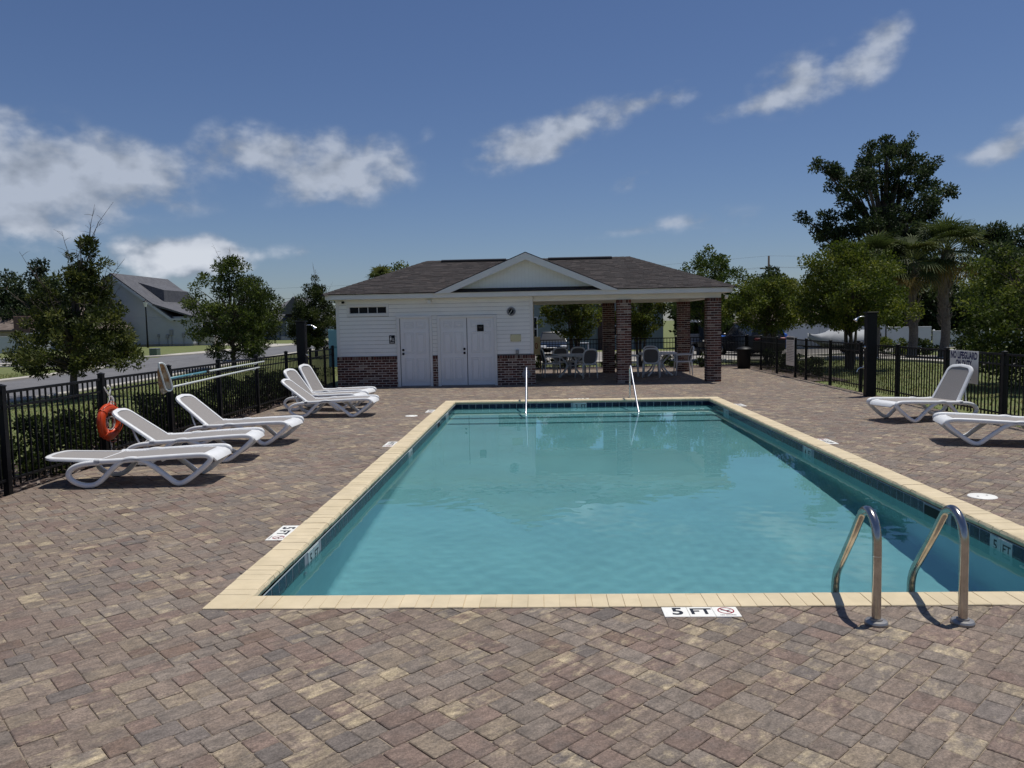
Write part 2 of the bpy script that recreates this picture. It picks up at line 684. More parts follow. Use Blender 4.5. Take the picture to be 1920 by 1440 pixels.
add_object_tint(W['coping'], .035)
W['plaster'] = mat('pool_plaster', (0.28, 0.49, 0.495), 0.7, 0.07, 1.2, c2=(0.25, 0.45, 0.465))
W['tile'] = mat('navy_glazed_tile', (0.006, 0.012, 0.034), 0.22, 0.35, 9, c2=(0.009, 0.022, 0.055), spec=0.25)
W['grout'] = mat('tile_grout', (0.30, 0.32, 0.35), 0.8, 0.1, 20)
W['water'] = water_mat()
W['steel'] = mat('stainless_steel', (0.46, 0.43, 0.40), 0.2, 0.2, 14, metal=1.0)
W['chrome'] = mat('polished_chrome', (0.72, 0.72, 0.72), 0.26, 0.1, 14, metal=1.0)
W['escut'] = mat('dull_flange_metal', (0.32, 0.31, 0.30), 0.45, 0.15, 30, metal=0.7)
W['white_tile'] = mat('white_marker_tile', lin(240, 238, 230), 0.45, 0.04, 30)
W['wall_tile'] = mat('grey_marker_tile', lin(176, 184, 184), 0.4, 0.12, 30)  # greyer tone than the marker tiles in the deck
W['ink'] = mat('black_print', (0.012, 0.013, 0.018), 0.5, 0.1, 30)
W['red_ink'] = mat('red_print', lin(150, 30, 45), 0.5, 0.1, 30)
W['navy_ink'] = mat('navy_print', lin(28, 28, 84), 0.5, 0.1, 30)
W['grey_ink'] = mat('grey_print', lin(120, 110, 105), 0.6, 0.1, 30)
W['resin'] = mat('white_resin', (0.84, 0.84, 0.83), 0.38, 0.05, 8, coords='obj', c2=(0.78, 0.78, 0.77))
W['sling'] = mat('taupe_sling', lin(147, 142, 138), 0.8, 0.07, 180, bump=0.25, bscale=420, coords='obj')
W['rubber'] = mat('grey_rubber', (0.05, 0.05, 0.05), 0.8, 0.1, 20)
W['fence'] = mat('black_powder_coat', (0.008, 0.008, 0.009), 0.5, 0.25, 12, spec=0.25)
W['siding'] = mat('white_vinyl_siding', (0.86, 0.845, 0.78), 0.5, 0.035, 1.3, c2=(0.83, 0.815, 0.75))
W['trim'] = mat('white_trim', (0.74, 0.73, 0.69), 0.45, 0.04, 2)
W['door'] = mat('white_door_paint', (0.76, 0.76, 0.75), 0.4, 0.03, 2)
W['brick'] = mat('tumbled_brick', (1, 1, 1), 0.85, 0.28, 26, attr=True, bump=0.6, bscale=120)
W['mortar'] = mat('pale_mortar', lin(200, 190, 178), 0.95, 0.12, 30, bump=0.4, bscale=150)
W['shingle'] = mat('asphalt_shingle', (1, 1, 1), 0.92, 0.12, 60, attr=True, bump=0.5, bscale=250)
W['shingle_grey'] = mat('grey_roof_shingle', lin(96, 96, 100), 0.92, 0.22, 7, c2=lin(84, 84, 89))
W['shingle_brown'] = mat('brown_roof_shingle', lin(118, 106, 98), 0.92, 0.2, 7, c2=lin(100, 88, 80))
W['glass'] = mat('dark_window_glass', (0.008, 0.009, 0.011), 0.35, 0.2, 6, spec=0.15)
W['black'] = mat('matt_black', (0.010, 0.010, 0.011), 0.6, 0.2, 15, spec=0.25)
W['grass'] = mat('lawn', lin(96, 108, 58), 0.95, 0.25, 9, c2=lin(112, 112, 68), bump=0.8, bscale=60)
W['blade'] = leaf_mat('grass_blades', 0.2)
W['asphalt'] = mat('asphalt_road', lin(112, 111, 112), 0.9, 0.1, 2.0, bump=0.5, bscale=160, c2=lin(104, 103, 105))
W['concrete'] = mat('pale_concrete', lin(186, 180, 168), 0.9, 0.08, 1.5, c2=lin(176, 170, 160))
W['parking'] = mat('worn_parking_asphalt', lin(146, 140, 132), 0.92, 0.09, 1.2, c2=lin(134, 130, 124))
W['line'] = mat('white_road_paint', (0.75, 0.75, 0.73), 0.7, 0.12, 6)
W['mulch'] = mat('bark_mulch', lin(66, 50, 42), 0.95, 0.4, 22, c2=lin(96, 84, 78), bump=1.0, bscale=60)
W['chip'] = mat('bark_chip', (1, 1, 1), 0.9, 0.2, 30, attr=True)
W['leaf'] = leaf_mat('leaf_green', 0.25)
W['leaf_thin'] = leaf_mat('leaf_thin', 0.28)
W['bark'] = mat('grey_brown_bark', lin(86, 76, 68), 0.9, 0.35, 14, bump=0.8, bscale=50, stretch=(1, 1, 0.25))
W['palmbark'] = mat('palm_trunk_bark', lin(112, 102, 92), 0.92, 0.35, 16, bump=0.9, bscale=40)
W['orange'] = mat('orange_ring_vinyl', lin(204, 70, 26), 0.38, 0.06, 8)
W['rope'] = mat('white_rope', (0.72, 0.71, 0.68), 0.85, 0.1, 40)
W['polewhite'] = mat('white_pole', (0.66, 0.70, 0.68), 0.4, 0.06, 10)
W['poleblue'] = mat('faded_blue_pole', lin(92, 148, 162), 0.4, 0.2, 6)
W['netmesh'] = mat('dirty_net_mesh', lin(150, 112, 70), 0.9, 0.35, 18, c2=lin(196, 186, 164))
W['signwhite'] = mat('white_sign_panel', lin(232, 228, 220), 0.5, 0.04, 5)
W['beige'] = mat('beige_sign_panel', lin(214, 198, 150), 0.5, 0.05, 5)
W['plaque'] = mat('cream_plaque', lin(206, 200, 158), 0.5, 0.05, 5)
W['greybox'] = mat('grey_plastic_box', lin(140, 142, 146), 0.5, 0.06, 8)
W['vinyl'] = mat('white_vinyl_fence', (0.52, 0.54, 0.57), 0.45, 0.04, 2)
W['greensiding'] = mat('grey_green_siding', lin(108, 120, 122), 0.6, 0.06, 2)
W['greysiding'] = mat('slate_siding', lin(112, 118, 126), 0.6, 0.06, 2)
W['whitesiding'] = mat('pale_house_siding', (0.46, 0.475, 0.50), 0.55, 0.04, 2)
W['tansiding'] = mat('tan_house_siding', lin(170, 158, 140), 0.7, 0.08, 2)
W['cover'] = mat('boat_cover_canvas', (0.36, 0.37, 0.38), 0.7, 0.06, 4)
W['carpaint'] = mat('dark_blue_car_paint', (0.008, 0.015, 0.03), 0.3, 0.1, 3, spec=0.4)
W['bluepaint'] = mat('bright_blue_car_paint', (0.02, 0.10, 0.42), 0.3, 0.1, 3, spec=0.4)
W['blackpaint'] = mat('black_car_paint', (0.008, 0.008, 0.011), 0.3, 0.1, 3, spec=0.4)
W['lamp_glass'] = mat('clear_lamp_glass', (0.7, 0.72, 0.74), 0.12, 0.05, 5, spec=0.9)
W['tyre'] = mat('tyre_rubber', (0.012, 0.012, 0.012), 0.85, 0.2, 20)
W['teal'] = mat('green_metal_roof', lin(78, 138, 124), 0.45, 0.08, 4)
W['lightblue'] = mat('light_blue_panel', lin(140, 192, 202), 0.5, 0.06, 4)
W['wood'] = mat('weathered_wood_pole', lin(66, 58, 52), 0.9, 0.25, 10, stretch=(1, 1, 0.1))
W['galv'] = mat('pale_green_box', lin(96, 110, 96), 0.6, 0.08, 6)


# ================================================================== the setting: terrain
def T(x, y):
    tl = min(max((-x - 7) / 6, 0), 1)
    tb = min(max((y - 29) / 21, 0), 1) * min(max((x + 12) / 8, 0), 1)
    return -0.04 - 0.11 * tl - 0.31 * tb


DX0, DX1, DY0, DY1 = -5.80, 7.42, -2.5, 28.0
PX0, PX1, PY0, PY1 = -2.166, 3.986, 4.659, 17.402      # coping, outer edge
CW = 0.245
IX0, IX1, IY0, IY1 = PX0 + CW, PX1 - CW, PY0 + CW, PY1 - CW


def build_ground():
    xs = [-600, -250, -120, -80, -50, -30, -20, -13, -12, -10, -7, DX0, -4, 0, 4, DX1, 10, 13, 16, 20, 30, 50, 90, 250, 600]
    ys = [-80, -20, DY0, 4, 10, 16, 22, DY1, 29, 32, 36, 40, 45, 50, 60, 80, 130, 300, 900]
    b = MB()
    n = len(xs)
    for y in ys:
        for x in xs:
            b.v.append((x, y, T(x, y)))
    for j in range(len(ys) - 1):
        for i in range(n - 1):
            if xs[i] >= DX0 and xs[i + 1] <= DX1 and ys[j] >= DY0 and ys[j + 1] <= DY1:
                continue
            a = j * n + i
            b.f.append((a, a + 1, a + n + 1, a + n))
    tag(b.build('ground', W['grass']), kind='structure')


def strip(name, left, right, m, dz=0.02, kind='structure', sub=6):
    """sheet between two polylines of equal length, draped on the terrain"""
    b = MB()
    rows = []
    for k in range(len(left) - 1):
        for s_ in range(sub):
            t = s_ / sub
            rows.append((left[k][0] * (1 - t) + left[k + 1][0] * t, left[k][1] * (1 - t) + left[k + 1][1] * t,
                         right[k][0] * (1 - t) + right[k + 1][0] * t, right[k][1] * (1 - t) + right[k + 1][1] * t))
    rows.append((*left[-1], *right[-1]))
    K = 7
    for (a, b_, c, d) in rows:
        for i in range(K):
            u = i / (K - 1)
            x, y = a * (1 - u) + c * u, b_ * (1 - u) + d * u
            b.v.append((x, y, T(x, y) + dz))
    for r_ in range(len(rows) - 1):
        for i in range(K - 1):
            q = r_ * K + i
            b.f.append((q, q + 1, q + K + 1, q + K))
    o = b.build(name, m)
    return tag(o, kind=kind)


def kerb(path, h=0.12, w=0.3, name='kerb'):
    b = MB()
    P = [Vector((p[0], p[1], 0)) for p in path]
    P = [Vector((q.x, q.y, 0)) for q in catmull(P, 6)]
    n = 4
    for i, p in enumerate(P):
        d = (P[min(i + 1, len(P) - 1)] - P[max(i - 1, 0)]).normalized()
        s_ = Vector((-d.y, d.x, 0))
        for (o_, z) in ((-w / 2, -0.1), (-w / 2, h * .7), (-w * .2, h), (w * .2, h), (w / 2, h * .5), (w / 2, -0.1)):
            q = p + s_ * o_
            b.v.append((q.x, q.y, T(p.x, p.y) + z))
    n = 6
    for i in range(len(P) - 1):
        for k in range(n - 1):
            b.f.append((i * n + k, i * n + k + 1, (i + 1) * n + k + 1, (i + 1) * n + k))
    b.f.append(tuple(range(n)))
    b.f.append(tuple(range(len(P) * n - 1, (len(P) - 1) * n - 1, -1)))
    return tag(b.build(name, W['concrete'], smooth=True, angle=35), kind='structure')


build_ground()
# street left of the pool fence, and the side street that joins it
RN = [(-14.5, -40), (-14.5, 10), (-14.6, 25), (-15.6, 35), (-17.2, 50), (-18.4, 70), (-19.0, 100), (-20, 160)]
RF = [(-20.2, -40), (-20.2, 10), (-20.2, 27), (-21.6, 38), (-25.5, 51), (-24.2, 70), (-24.6, 100), (-26, 160)]
strip('road', RF, RN, W['asphalt'], 0.012)
strip('side_street', [(-22.0, 49.0), (-30, 49.5), (-70, 55)], [(-20.6, 38.6), (-30, 40.6), (-70, 44)], W['asphalt'], 0.018)
kerb([(-20.4, -40), (-20.4, 10), (-20.45, 27), (-20.9, 33), (-21.6, 37), (-23.2, 39.2), (-26, 40.2), (-30, 40.6), (-70, 44)])
kerb([(-70, 55), (-32, 49.8), (-27.6, 49.6), (-25.6, 51.2), (-24.7, 56), (-24.4, 70), (-24.8, 100), (-26.2, 160)])
kerb([(-14.4, -40), (-14.4, 10), (-14.5, 25), (-15.5, 35), (-17.1, 50), (-18.3, 70), (-18.9, 100)], h=0.07, w=0.36)
strip('driveway', [(-58, 49.2), (-40, 46.4), (-29.0, 44.4)], [(-58, 47.8), (-40, 44.6), (-29.0, 43.4)], W['concrete'], 0.03)
strip('driveway', [(-24.4, 76), (-32, 79), (-44, 90)], [(-24.5, 80.5), (-31, 84), (-42, 95)], W['concrete'], 0.022)
strip('sidewalk', [(-27.5, 55), (-27, 72), (-27.4, 100)], [(-26.2, 55), (-25.7, 72), (-26.1, 100)], W['concrete'], 0.02)
# parking lot behind the pavilion
strip('parking_lot', [(-8, 34.0), (-8, 43), (-8, 53)], [(11.2, 33.2), (12.4, 40), (27, 49)], W['parking'], 0.012)
kerb([(-8, 33.9), (0, 33.9), (6, 33.6), (11.3, 33.0)], h=0.12)
kerb([(11.3, 33.0), (12.2, 35.2), (12.7, 34.4), (13.7, 32.6), (14.5, 30.2), (14.8, 27)], h=0.13)
kerb([(12.6, 37.6), (17.4, 40.6), (22, 41.5), (32, 42)], h=0.12)
strip('parking_lane', [(14.8, 27), (14.0, 33), (13.2, 37.4)], [(19.0, 27), (18.3, 34), (17.4, 40.0)], W['parking'], 0.016)
for (xa, ya, xb, yb) in [(4.2, 35.0, 9.0, 34.6), (5.6, 39.2, 10.8, 39.0), (1.6, 36, 1.9, 41.5), (-2.2, 36, -2.0, 41.5)]:
    d = Vector((xb - xa, yb - ya, 0)).normalized() * 0.06
    s_ = Vector((-d.y, d.x, 0))
    b = MB()
    N = 8
    for k in range(N + 1):
        x, y = xa + (xb - xa) * k / N, ya + (yb - ya) * k / N
        b.v += [(x + s_.x, y + s_.y, T(x, y) + 0.0205), (x - s_.x, y - s_.y, T(x, y) + 0.0205)]
    for k in range(N):
        b.f.append((2 * k, 2 * k + 1, 2 * k + 3, 2 * k + 2))
    tag(b.build('parking_line', W['line']), kind='structure')
# mulch beds
strip('mulch_bed', [(-7.25, 3), (-7.25, 22.5)], [(-5.83, 3), (-5.83, 22.5)], W['mulch'], 0.02)
strip('mulch_bed', [(-6.3, 28.05), (-6.3, 30.2)], [(9.2, 28.05), (9.2, 30.2)], W['mulch'], 0.02)
strip('mulch_bed', [(7.45, 21.5), (7.45, 28.2)], [(8.6, 21.5), (8.6, 28.2)], W['mulch'], 0.024)


def build_chips():
    b = MB()
    for k in range(2600):
        x, y = random.uniform(-7.2, -5.86), random.uniform(6, 21.6)
        a, l, w = random.uniform(0, 6.28), random.uniform(.02, .06), random.uniform(.006, .018)
        tz = random.uniform(-.4, .4)
        u = Vector((math.cos(a), math.sin(a), tz)) * l
        v = Vector((-math.sin(a), math.cos(a), random.uniform(-.4, .4))) * w
        p = Vector((x, y, T(x, y) + 0.032))
        g = random.uniform(.6, 1.5)
        c = tuple(q * g for q in random.choice([lin(70, 52, 42), lin(98, 84, 76), lin(54, 40, 34), lin(128, 116, 106)]))
        b.add([p - u - v, p + u - v, p + u + v, p - u + v], [(0, 1, 2, 3)], c)
    tag(b.build('bark_chips', W['chip']), 'loose bark chips strewn below the hedge left of the pool', 'mulch', kind='stuff')


build_chips()


def build_grass():
    n = 26000
    zones = [(-14.2, -7.3, 8, 34, .5), (7.5, 14.0, 9, 32, .4), (-24, -20.8, 28, 38, .1)]
    V = []
    C = []
    for (x0, x1, y0, y1, fr) in zones:
        m = int(n * fr)
        x = rng.uniform(x0, x1, m)
        y = rng.uniform(y0, y1, m)
        z = np.array([T(a, b) for a, b in zip(x, y)])
        h = rng.uniform(.03, .075, m)
        a = rng.uniform(0, 6.28, m)
        w = .009
        lx, ly = rng.normal(0, .025, m), rng.normal(0, .025, m)
        p = np.stack([x, y, z], 1)
        s_ = np.stack([np.cos(a) * w, np.sin(a) * w, 0 * a], 1)
        tip = p + np.stack([lx, ly, h], 1)
        V.append(np.stack([p - s_, p + s_, tip + s_ * .3, tip - s_ * .3], 1))
        g = rng.uniform(.7, 1.3, (m, 1))
        base = np.array(lin(104, 116, 56))[None] * g
        dry = np.array(lin(140, 130, 82))[None] * g
        k = (rng.uniform(0, 1, (m, 1)) < .25)
        C.append(np.where(k, dry, base))
    o = obj('grass', np_quads('grass', np.concatenate(V), W['blade'], np.concatenate(C)))
    tag(o, 'short lawn grass growing beyond the black fences', 'grass', kind='stuff')


build_grass()


# ================================================================== pool deck and pavers
def clip(poly, ax, val, keep_less):
    out = []
    n = len(poly)
    for i in range(n):
        p, q = poly[i], poly[(i + 1) % n]
        dp = (val - p[ax]) if keep_less else (p[ax] - val)
        dq = (val - q[ax]) if keep_less else (q[ax] - val)
        if dp >= 0:
            out.append(p)
        if (dp >= 0) != (dq >= 0):
            t = dp / (dp - dq)
            out.append((p[0] + (q[0] - p[0]) * t, p[1] + (q[1] - p[1]) * t))
    return out


def area(poly):
    return 0.5 * sum(poly[i][0] * poly[(i + 1) % len(poly)][1] - poly[(i + 1) % len(poly)][0] * poly[i][1] for i in range(len(poly)))


def cutout(polys, x0, x1, y0, y1):
    """what is left of the polygons outside a rectangle"""
    res = []
    for p in polys:
        xs = [q[0] for q in p]
        ys = [q[1] for q in p]
        if max(xs) <= x0 or min(xs) >= x1 or max(ys) <= y0 or min(ys) >= y1:
            res.append(p)
            continue
        a = clip(p, 0, x0, True)
        b = clip(p, 0, x1, False)
        c = clip(clip(p, 0, x0, False), 0, x1, True)
        for q in (a, b):
            if len(q) > 2:
                res.append(q)
        if len(c) > 2:
            for q in (clip(c, 1, y0, True), clip(c, 1, y1, False)):
                if len(q) > 2:
                    res.append(q)
    return [q for q in res if abs(area(q)) > 6e-4]


def build_deck():
    base = MB()
    z = -0.007
    for (a, b_, c, d) in [(DX0, PX0 + .02, DY0, DY1), (PX1 - .02, DX1, DY0, DY1), (PX0 + .02, PX1 - .02, DY0, PY0 + .02), (PX0 + .02, PX1 - .02, PY1 - .02, DY1)]:
        base.add([(a, c, z), (b_, c, z), (b_, d, z), (a, d, z)], [(0, 1, 2, 3)])
    # edge of the slab
    base.box((DX0 - .02, DY0, -.2), (DX0, DY1, -.02))
    base.box((DX1, DY0, -.2), (DX1 + .02, DY1, -.02))
    base.box((DX0 - .02, DY1, -.2), (DX1 + .02, DY1 + .02, -.02))
    deck = tag(base.build('pool_deck', W['joint']), kind='structure')
    pal = [(lin(127, 112, 100), .38), (lin(125, 115, 105), .24), (lin(123, 103, 93), .17), (lin(137, 123, 105), .14), (lin(104, 98, 94), .05), (lin(114, 93, 80), .02)]
    cum = np.cumsum([p[1] for p in pal])
    S2 = math.sqrt(.5)
    pieces = []
    U = 0.064                      # modular grid: pavers of 2x2, 2x3, 3x2 and a few 3x3 units
    nu, nv = int(44 / U), int(36 / U)
    u0, v0 = -20.0, -15.0

    def world(a, b):
        return ((a + b) * S2 + .8, (b - a) * S2 + 12.0)
    iu, iv = np.meshgrid(np.arange(nu), np.arange(nv), indexing='ij')
    gx = ((u0 + (iu + .5) * U) + (v0 + (iv + .5) * U)) * S2 + .8
    gy = ((v0 + (iv + .5) * U) - (u0 + (iu + .5) * U)) * S2 + 12.0
    busy = ~((gx > DX0 - .3) & (gx < DX1 + .3) & (gy > DY0 - .3) & (gy < DY1 + .3))
    busy |= (gx > PX0 + .3) & (gx < PX1 - .3) & (gy > PY0 + .3) & (gy < PY1 - .3)
    for b_ in range(nv):
        a_ = 0
        colm = busy[:, b_]
        free = np.nonzero(~colm)[0]
        if not len(free):
            continue
        a_ = int(free[0])
        while a_ < nu:
            if busy[a_, b_]:
                a_ += 1
                continue
            run = 1
            while run < 6 and a_ + run < nu and not busy[a_ + run, b_]:
                run += 1
            if run == 1:
                w = 1
            else:
                opts = [q for q in (2, 3) if q <= run and (run - q != 1 or run >= 6)]
                w = random.choice(opts or [min(run, 2)])
            h = 2 if (w == 3 and random.random() < .85) else random.choice((2, 3, 3))
            if w == 2 and random.random() < .35:
                h = 2
            busy[a_:a_ + w, b_:b_ + h] = True
            u, v_, ln, wd = u0 + a_ * U, v0 + b_ * U, w * U, h * U
            g = random.uniform(.0006, .0022)
            j = lambda: random.uniform(-.0022, .0012)
            k = random.uniform(.004, .011)
            x0_, x1_, y0_, y1_ = u + g - j(), u + ln - g + j(), v_ + g - j(), v_ + wd - g + j()
            q = [(x0_ + k, y0_), (x1_ - k, y0_ + j()), (x1_, y0_ + k), (x1_ + j(), y1_ - k), (x1_ - k, y1_), (x0_ + k, y1_ + j()), (x0_, y1_ - k), (x0_ - j(), y0_ + k)]
            poly = [world(a, b) for a, b in q]
            if area(poly) < 0:
                poly.reverse()
            poly = clip(clip(clip(clip(poly, 0, DX0, False), 0, DX1, True), 1, DY0, False), 1, DY1, True)
            if len(poly) > 2:
                ps = cutout([poly], PX0 - .003, PX1 + .003, PY0 - .003, PY1 + .003)
                for rect in HOLES:
                    ps = cutout(ps, *rect)
                for p_ in ps:
                    pieces.append((p_, (u, v_), False))
            a_ += w

    def shape(b, poly, cen, along):
        # a cut paver: bevelled top edge, slight tilt of its own
        cx = sum(p[0] for p in poly) / len(poly)
        cy = sum(p[1] for p in poly) / len(poly)
        zt = random.gauss(0, .0011)
        tx, ty = random.gauss(0, .006), random.gauss(0, .006)
        e = .0035
        n = len(poly)
        vs = []
        ring = []
        for (x, y) in poly:
            dx, dy = x - cx, y - cy
            l = max(math.hypot(dx, dy), 1e-6)
            k = max(0, 1 - e * 1.5 / l)
            ring.append((cx + dx * k, cy + dy * k))
        Z = lambda x, y: zt + tx * (x - cx) + ty * (y - cy)
        for (x, y) in ring:
            vs.append((x, y, Z(x, y)))
        for (x, y) in poly:
            vs.append((x, y, Z(x, y) - e))
        for (x, y) in poly:
            vs.append((x, y, -.03))
        fs = [tuple(range(n))]
        for r_ in (0, 1):
            for i in range(n):
                a, c = r_ * n + i, r_ * n + (i + 1) % n
                fs.append((a, a + n, c + n, c))
        c = np.array(pal[min(int(np.searchsorted(cum, random.random())), len(pal) - 1)][0])
        c = (c * .68 + np.array(lin(126, 111, 98)) * .32) * random.uniform(.90, 1.08)
        t = random.random()
        amt = random.uniform(.20, .46) if t < .15 else (random.uniform(.10, .30) if t < .62 else random.uniform(-.10, .1))
        ou, ov = random.uniform(0, 60), random.uniform(0, 60)
        uvs = []
        for p in vs:
            dx, dy = p[0] - cx, p[1] - cy
            uu, vv = (dx - dy) * S2, (dx + dy) * S2
            uvs.append((uu + ou, vv + ov) if along else (vv + ou, uu + ov))
        b.add(vs, fs, (*c, amt), uvs)

    def seen(poly):
        cx = sum(p[0] for p in poly) / len(poly)
        cy = sum(p[1] for p in poly) / len(poly)
        d = Vector((cx, cy, -1.78))
        zz = d.dot(_f)
        if zz < .3:
            return -1
        x, y = d.dot(_r) / zz * 1441, d.dot(_u) / zz * 1441
        if abs(x) > 955 or abs(y) > 715:
            return -1
        return abs(area(poly)) * 1e6 / zz ** 3
    order = sorted(range(len(pieces)), key=lambda i: -seen(pieces[i][0]))
    for i in order[:300]:
        b = MB()
        shape(b, *pieces[i])
        b.build('paver', W['paver'], deck)
    rest = MB()
    for i in order[300:]:
        shape(rest, *pieces[i])
    o = rest.build('pavers', W['paver'], deck)
    o['kind'] = 'stuff'
    return deck


HOLES = [(0.722, 1.182, 4.50, 4.66), (-2.32, -2.16, 6.205, 6.665), (-2.32, -2.16, 11.0, 11.46), (-2.32, -2.16, 15.2, 15.66),
         (3.98, 4.14, 10.74, 11.2), (3.98, 4.14, 15.5, 15.96), (3.98, 4.14, 5.9, 6.36), (0.64, 1.10, 17.4, 17.56)]
deck = build_deck()


# ================================================================== swimming pool
def build_pool():
    pool = empty('swimming_pool', ((IX0 + IX1) / 2, (IY0 + IY1) / 2, 0), 0, 'rectangular swimming pool with cream coping and navy waterline tiles', 'swimming pool')
    off = Vector(pool.location)

    def put(b, name, m, smooth=False, parent=pool, angle=None):
        b.v = [(x - off.x, y - off.y, z - off.z) for x, y, z in b.v]
        return b.build(name, m, parent, smooth, angle)
    zt, zn, zf = -0.055, -1.52, -0.95
    # plaster basin with a coved wall foot
    b = MB()
    N = 24
    prof = [(0.0, None)]
    rows = []
    for j in range(N + 1):
        y = IY0 + (IY1 - IY0) * j / N
        t = (y - IY0) / (IY1 - IY0)
        zb = zn + (zf - zn) * min(max((t - .05) / .6, 0), 1)
        rr = .09
        sec = [(IX0, zt), (IX0, zb + rr)] + [(IX0 + rr - rr * math.cos(R(a)), zb + rr - rr * math.sin(R(a))) for a in (22, 45, 67, 90)]
        sec = sec + [(IX0 + IX1 - x, z) for x, z in reversed(sec)]
        rows.append([(x, y, z) for x, z in sec])
    m_ = len(rows[0])
    for r_ in rows:
        b.v += r_
    for j in range(N):
        for i in range(m_ - 1):
            a = j * m_ + i
            b.f.append((a, a + 1, a + m_ + 1, a + m_))
    b.f.append(tuple(range(m_)))
    b.f.append(tuple(range((N + 1) * m_ - 1, N * m_ - 1, -1)))
    basin = put(b, 'basin', W['plaster'], True, angle=40)
    basin.cycles.is_caustics_receiver = True
    for (ya, z1) in ((16.55, -.36), (15.95, -.58), (15.32, -.78)):
        b = MB()
        b.bbox((IX0 + .002, ya, -1.0), (IX1 - .002, IY1 - .002, z1), .02)
        s_ = put(b, 'step', W['plaster'])
        s_.cycles.is_caustics_receiver = True
    # coping bricks: bullnose profile, bullnose towards the water
    pr = [(0, -.055), (CW - .03, -.055), (CW - .008, -.048), (CW, -.032), (CW + .001, -.018), (CW - .008, -.001), (CW - .022, .006), (CW - .04, .008), (.004, .008), (0, .004)]
    pitch = .1016

    def brick_mesh(w):
        bb = MB()
        g, e = .0006, .0016
        n = len(pr)
        cx_ = [CW / 2, -.022]
        for (s_, k) in ((g, .94), (g + e, 1), (w - g - e, 1), (w - g, .94)):
            for (x, z) in pr:
                bb.v.append((x if k == 1 else x + (.003 if x < .05 else -.003), s_, z if k == 1 else z - (.0025 if z > -.01 else 0)))
        for r_ in range(3):
            for i in range(n):
                a, c = r_ * n + i, r_ * n + (i + 1) % n
                bb.f.append((a, c, c + n, a + n))
        bb.f.append(tuple(range(n - 1, -1, -1)))
        bb.f.append(tuple(range(3 * n, 4 * n)))
        return bb
    places = []      # (x, y, rot) local x axis points to the water

    def run(x0, y0, dx, dy, length, rz):
        n = round(length / pitch)
        w = length / n
        for k in range(n):
            places.append((x0 + dx * w * k, y0 + dy * w * k, rz, w))
    run(PX0, PY0 + CW, 0, 1, (PY1 - PY0) - 2 * CW, 0)                       # left side
    run(PX1, PY1 - CW, 0, -1, (PY1 - PY0) - 2 * CW, math.pi)                # right side
    run(PX1 - CW, PY0, -1, 0, (PX1 - PX0) - 2 * CW, math.pi / 2)            # near side
    run(PX0 + CW, PY1, 1, 0, (PX1 - PX0) - 2 * CW, -math.pi / 2)            # far side
    me = brick_mesh(pitch).mesh('coping_brick', W['coping'], True, 30)

    def vis(p):
        d = Vector((p[0], p[1], -1.78))
        zz = d.dot(_f)
        if zz < .5 or abs(d.dot(_r) / zz) > .68:
            return 1e9
        return zz
    places.sort(key=vis)
    far = MB()
    src = brick_mesh(pitch)
    for i, (x, y, rz, w) in enumerate(places):
        if i < 296:
            o = obj('coping_brick', me, pool, (x - off.x + random.gauss(0, .0016), y - off.y + random.gauss(0, .0012), random.gauss(0, .0012)), (random.gauss(0, .003), random.gauss(0, .004), rz + random.gauss(0, .004)))
            o.scale = (1, w / pitch, 1)
        else:
            c_, s_ = math.cos(rz), math.sin(rz)
            far.add([(x + px * c_ - py * (w / pitch) * s_, y + px * s_ + py * (w / pitch) * c_, pz) for px, py, pz in src.v], src.f)
    o = put(far, 'far_coping', W['coping'], True, angle=30)
    o['kind'] = 'stuff'
    # mortar bed that fills the joints between the coping bricks
    b = MB()
    for (xa, xb, ya, yb) in ((PX0 + .004, PX0 + CW - .012, PY0 + .004, PY1 - .004), (PX1 - CW + .012, PX1 - .004, PY0 + .004, PY1 - .004), (PX0 + CW - .0119, PX1 - CW + .0119, PY0 + .004, PY0 + CW - .012), (PX0 + CW - .0119, PX1 - CW + .0119, PY1 - CW + .012, PY1 - .004)):
        b.box((xa, ya, -.05), (xb, yb, .0035))
    put(b, 'mortar_bed', W['coping_joint'])
    # mitred corner stones
    for (x, y, sx, sy) in ((PX0, PY0, 1, 1), (PX1, PY0, -1, 1), (PX0, PY1, 1, -1), (PX1, PY1, -1, -1)):
        b = MB()
        a0, a1 = sorted((x, x + sx * CW))
        c0, c1 = sorted((y, y + sy * CW))
        b.bbox((a0 + .001, c0 + .001, -.055), (a1 - .0005, c1 - .0005, .008), .004)
        put(b, 'corner_stone', W['coping'])
    # waterline tiles
    tz0, tz1 = -.215, -.058
    tp = .1525
    MARK = {'left': [(6.05, 6.36), (10.9, 11.2), (15.4, 15.7)], 'right': [(6.12, 6.43), (10.66, 10.97), (15.4, 15.7)], 'far': [(.72, 1.03)]}
    SK = {'left': [(14.0, 14.36)], 'right': [(7.12, 7.53)]}
    tb = MB()
    tb.bbox((0, 0, 0), (.008, tp - .011, tz1 - tz0 - .006), .0015)
    tm = tb.mesh('waterline_tile', W['tile'])
    g = MB()
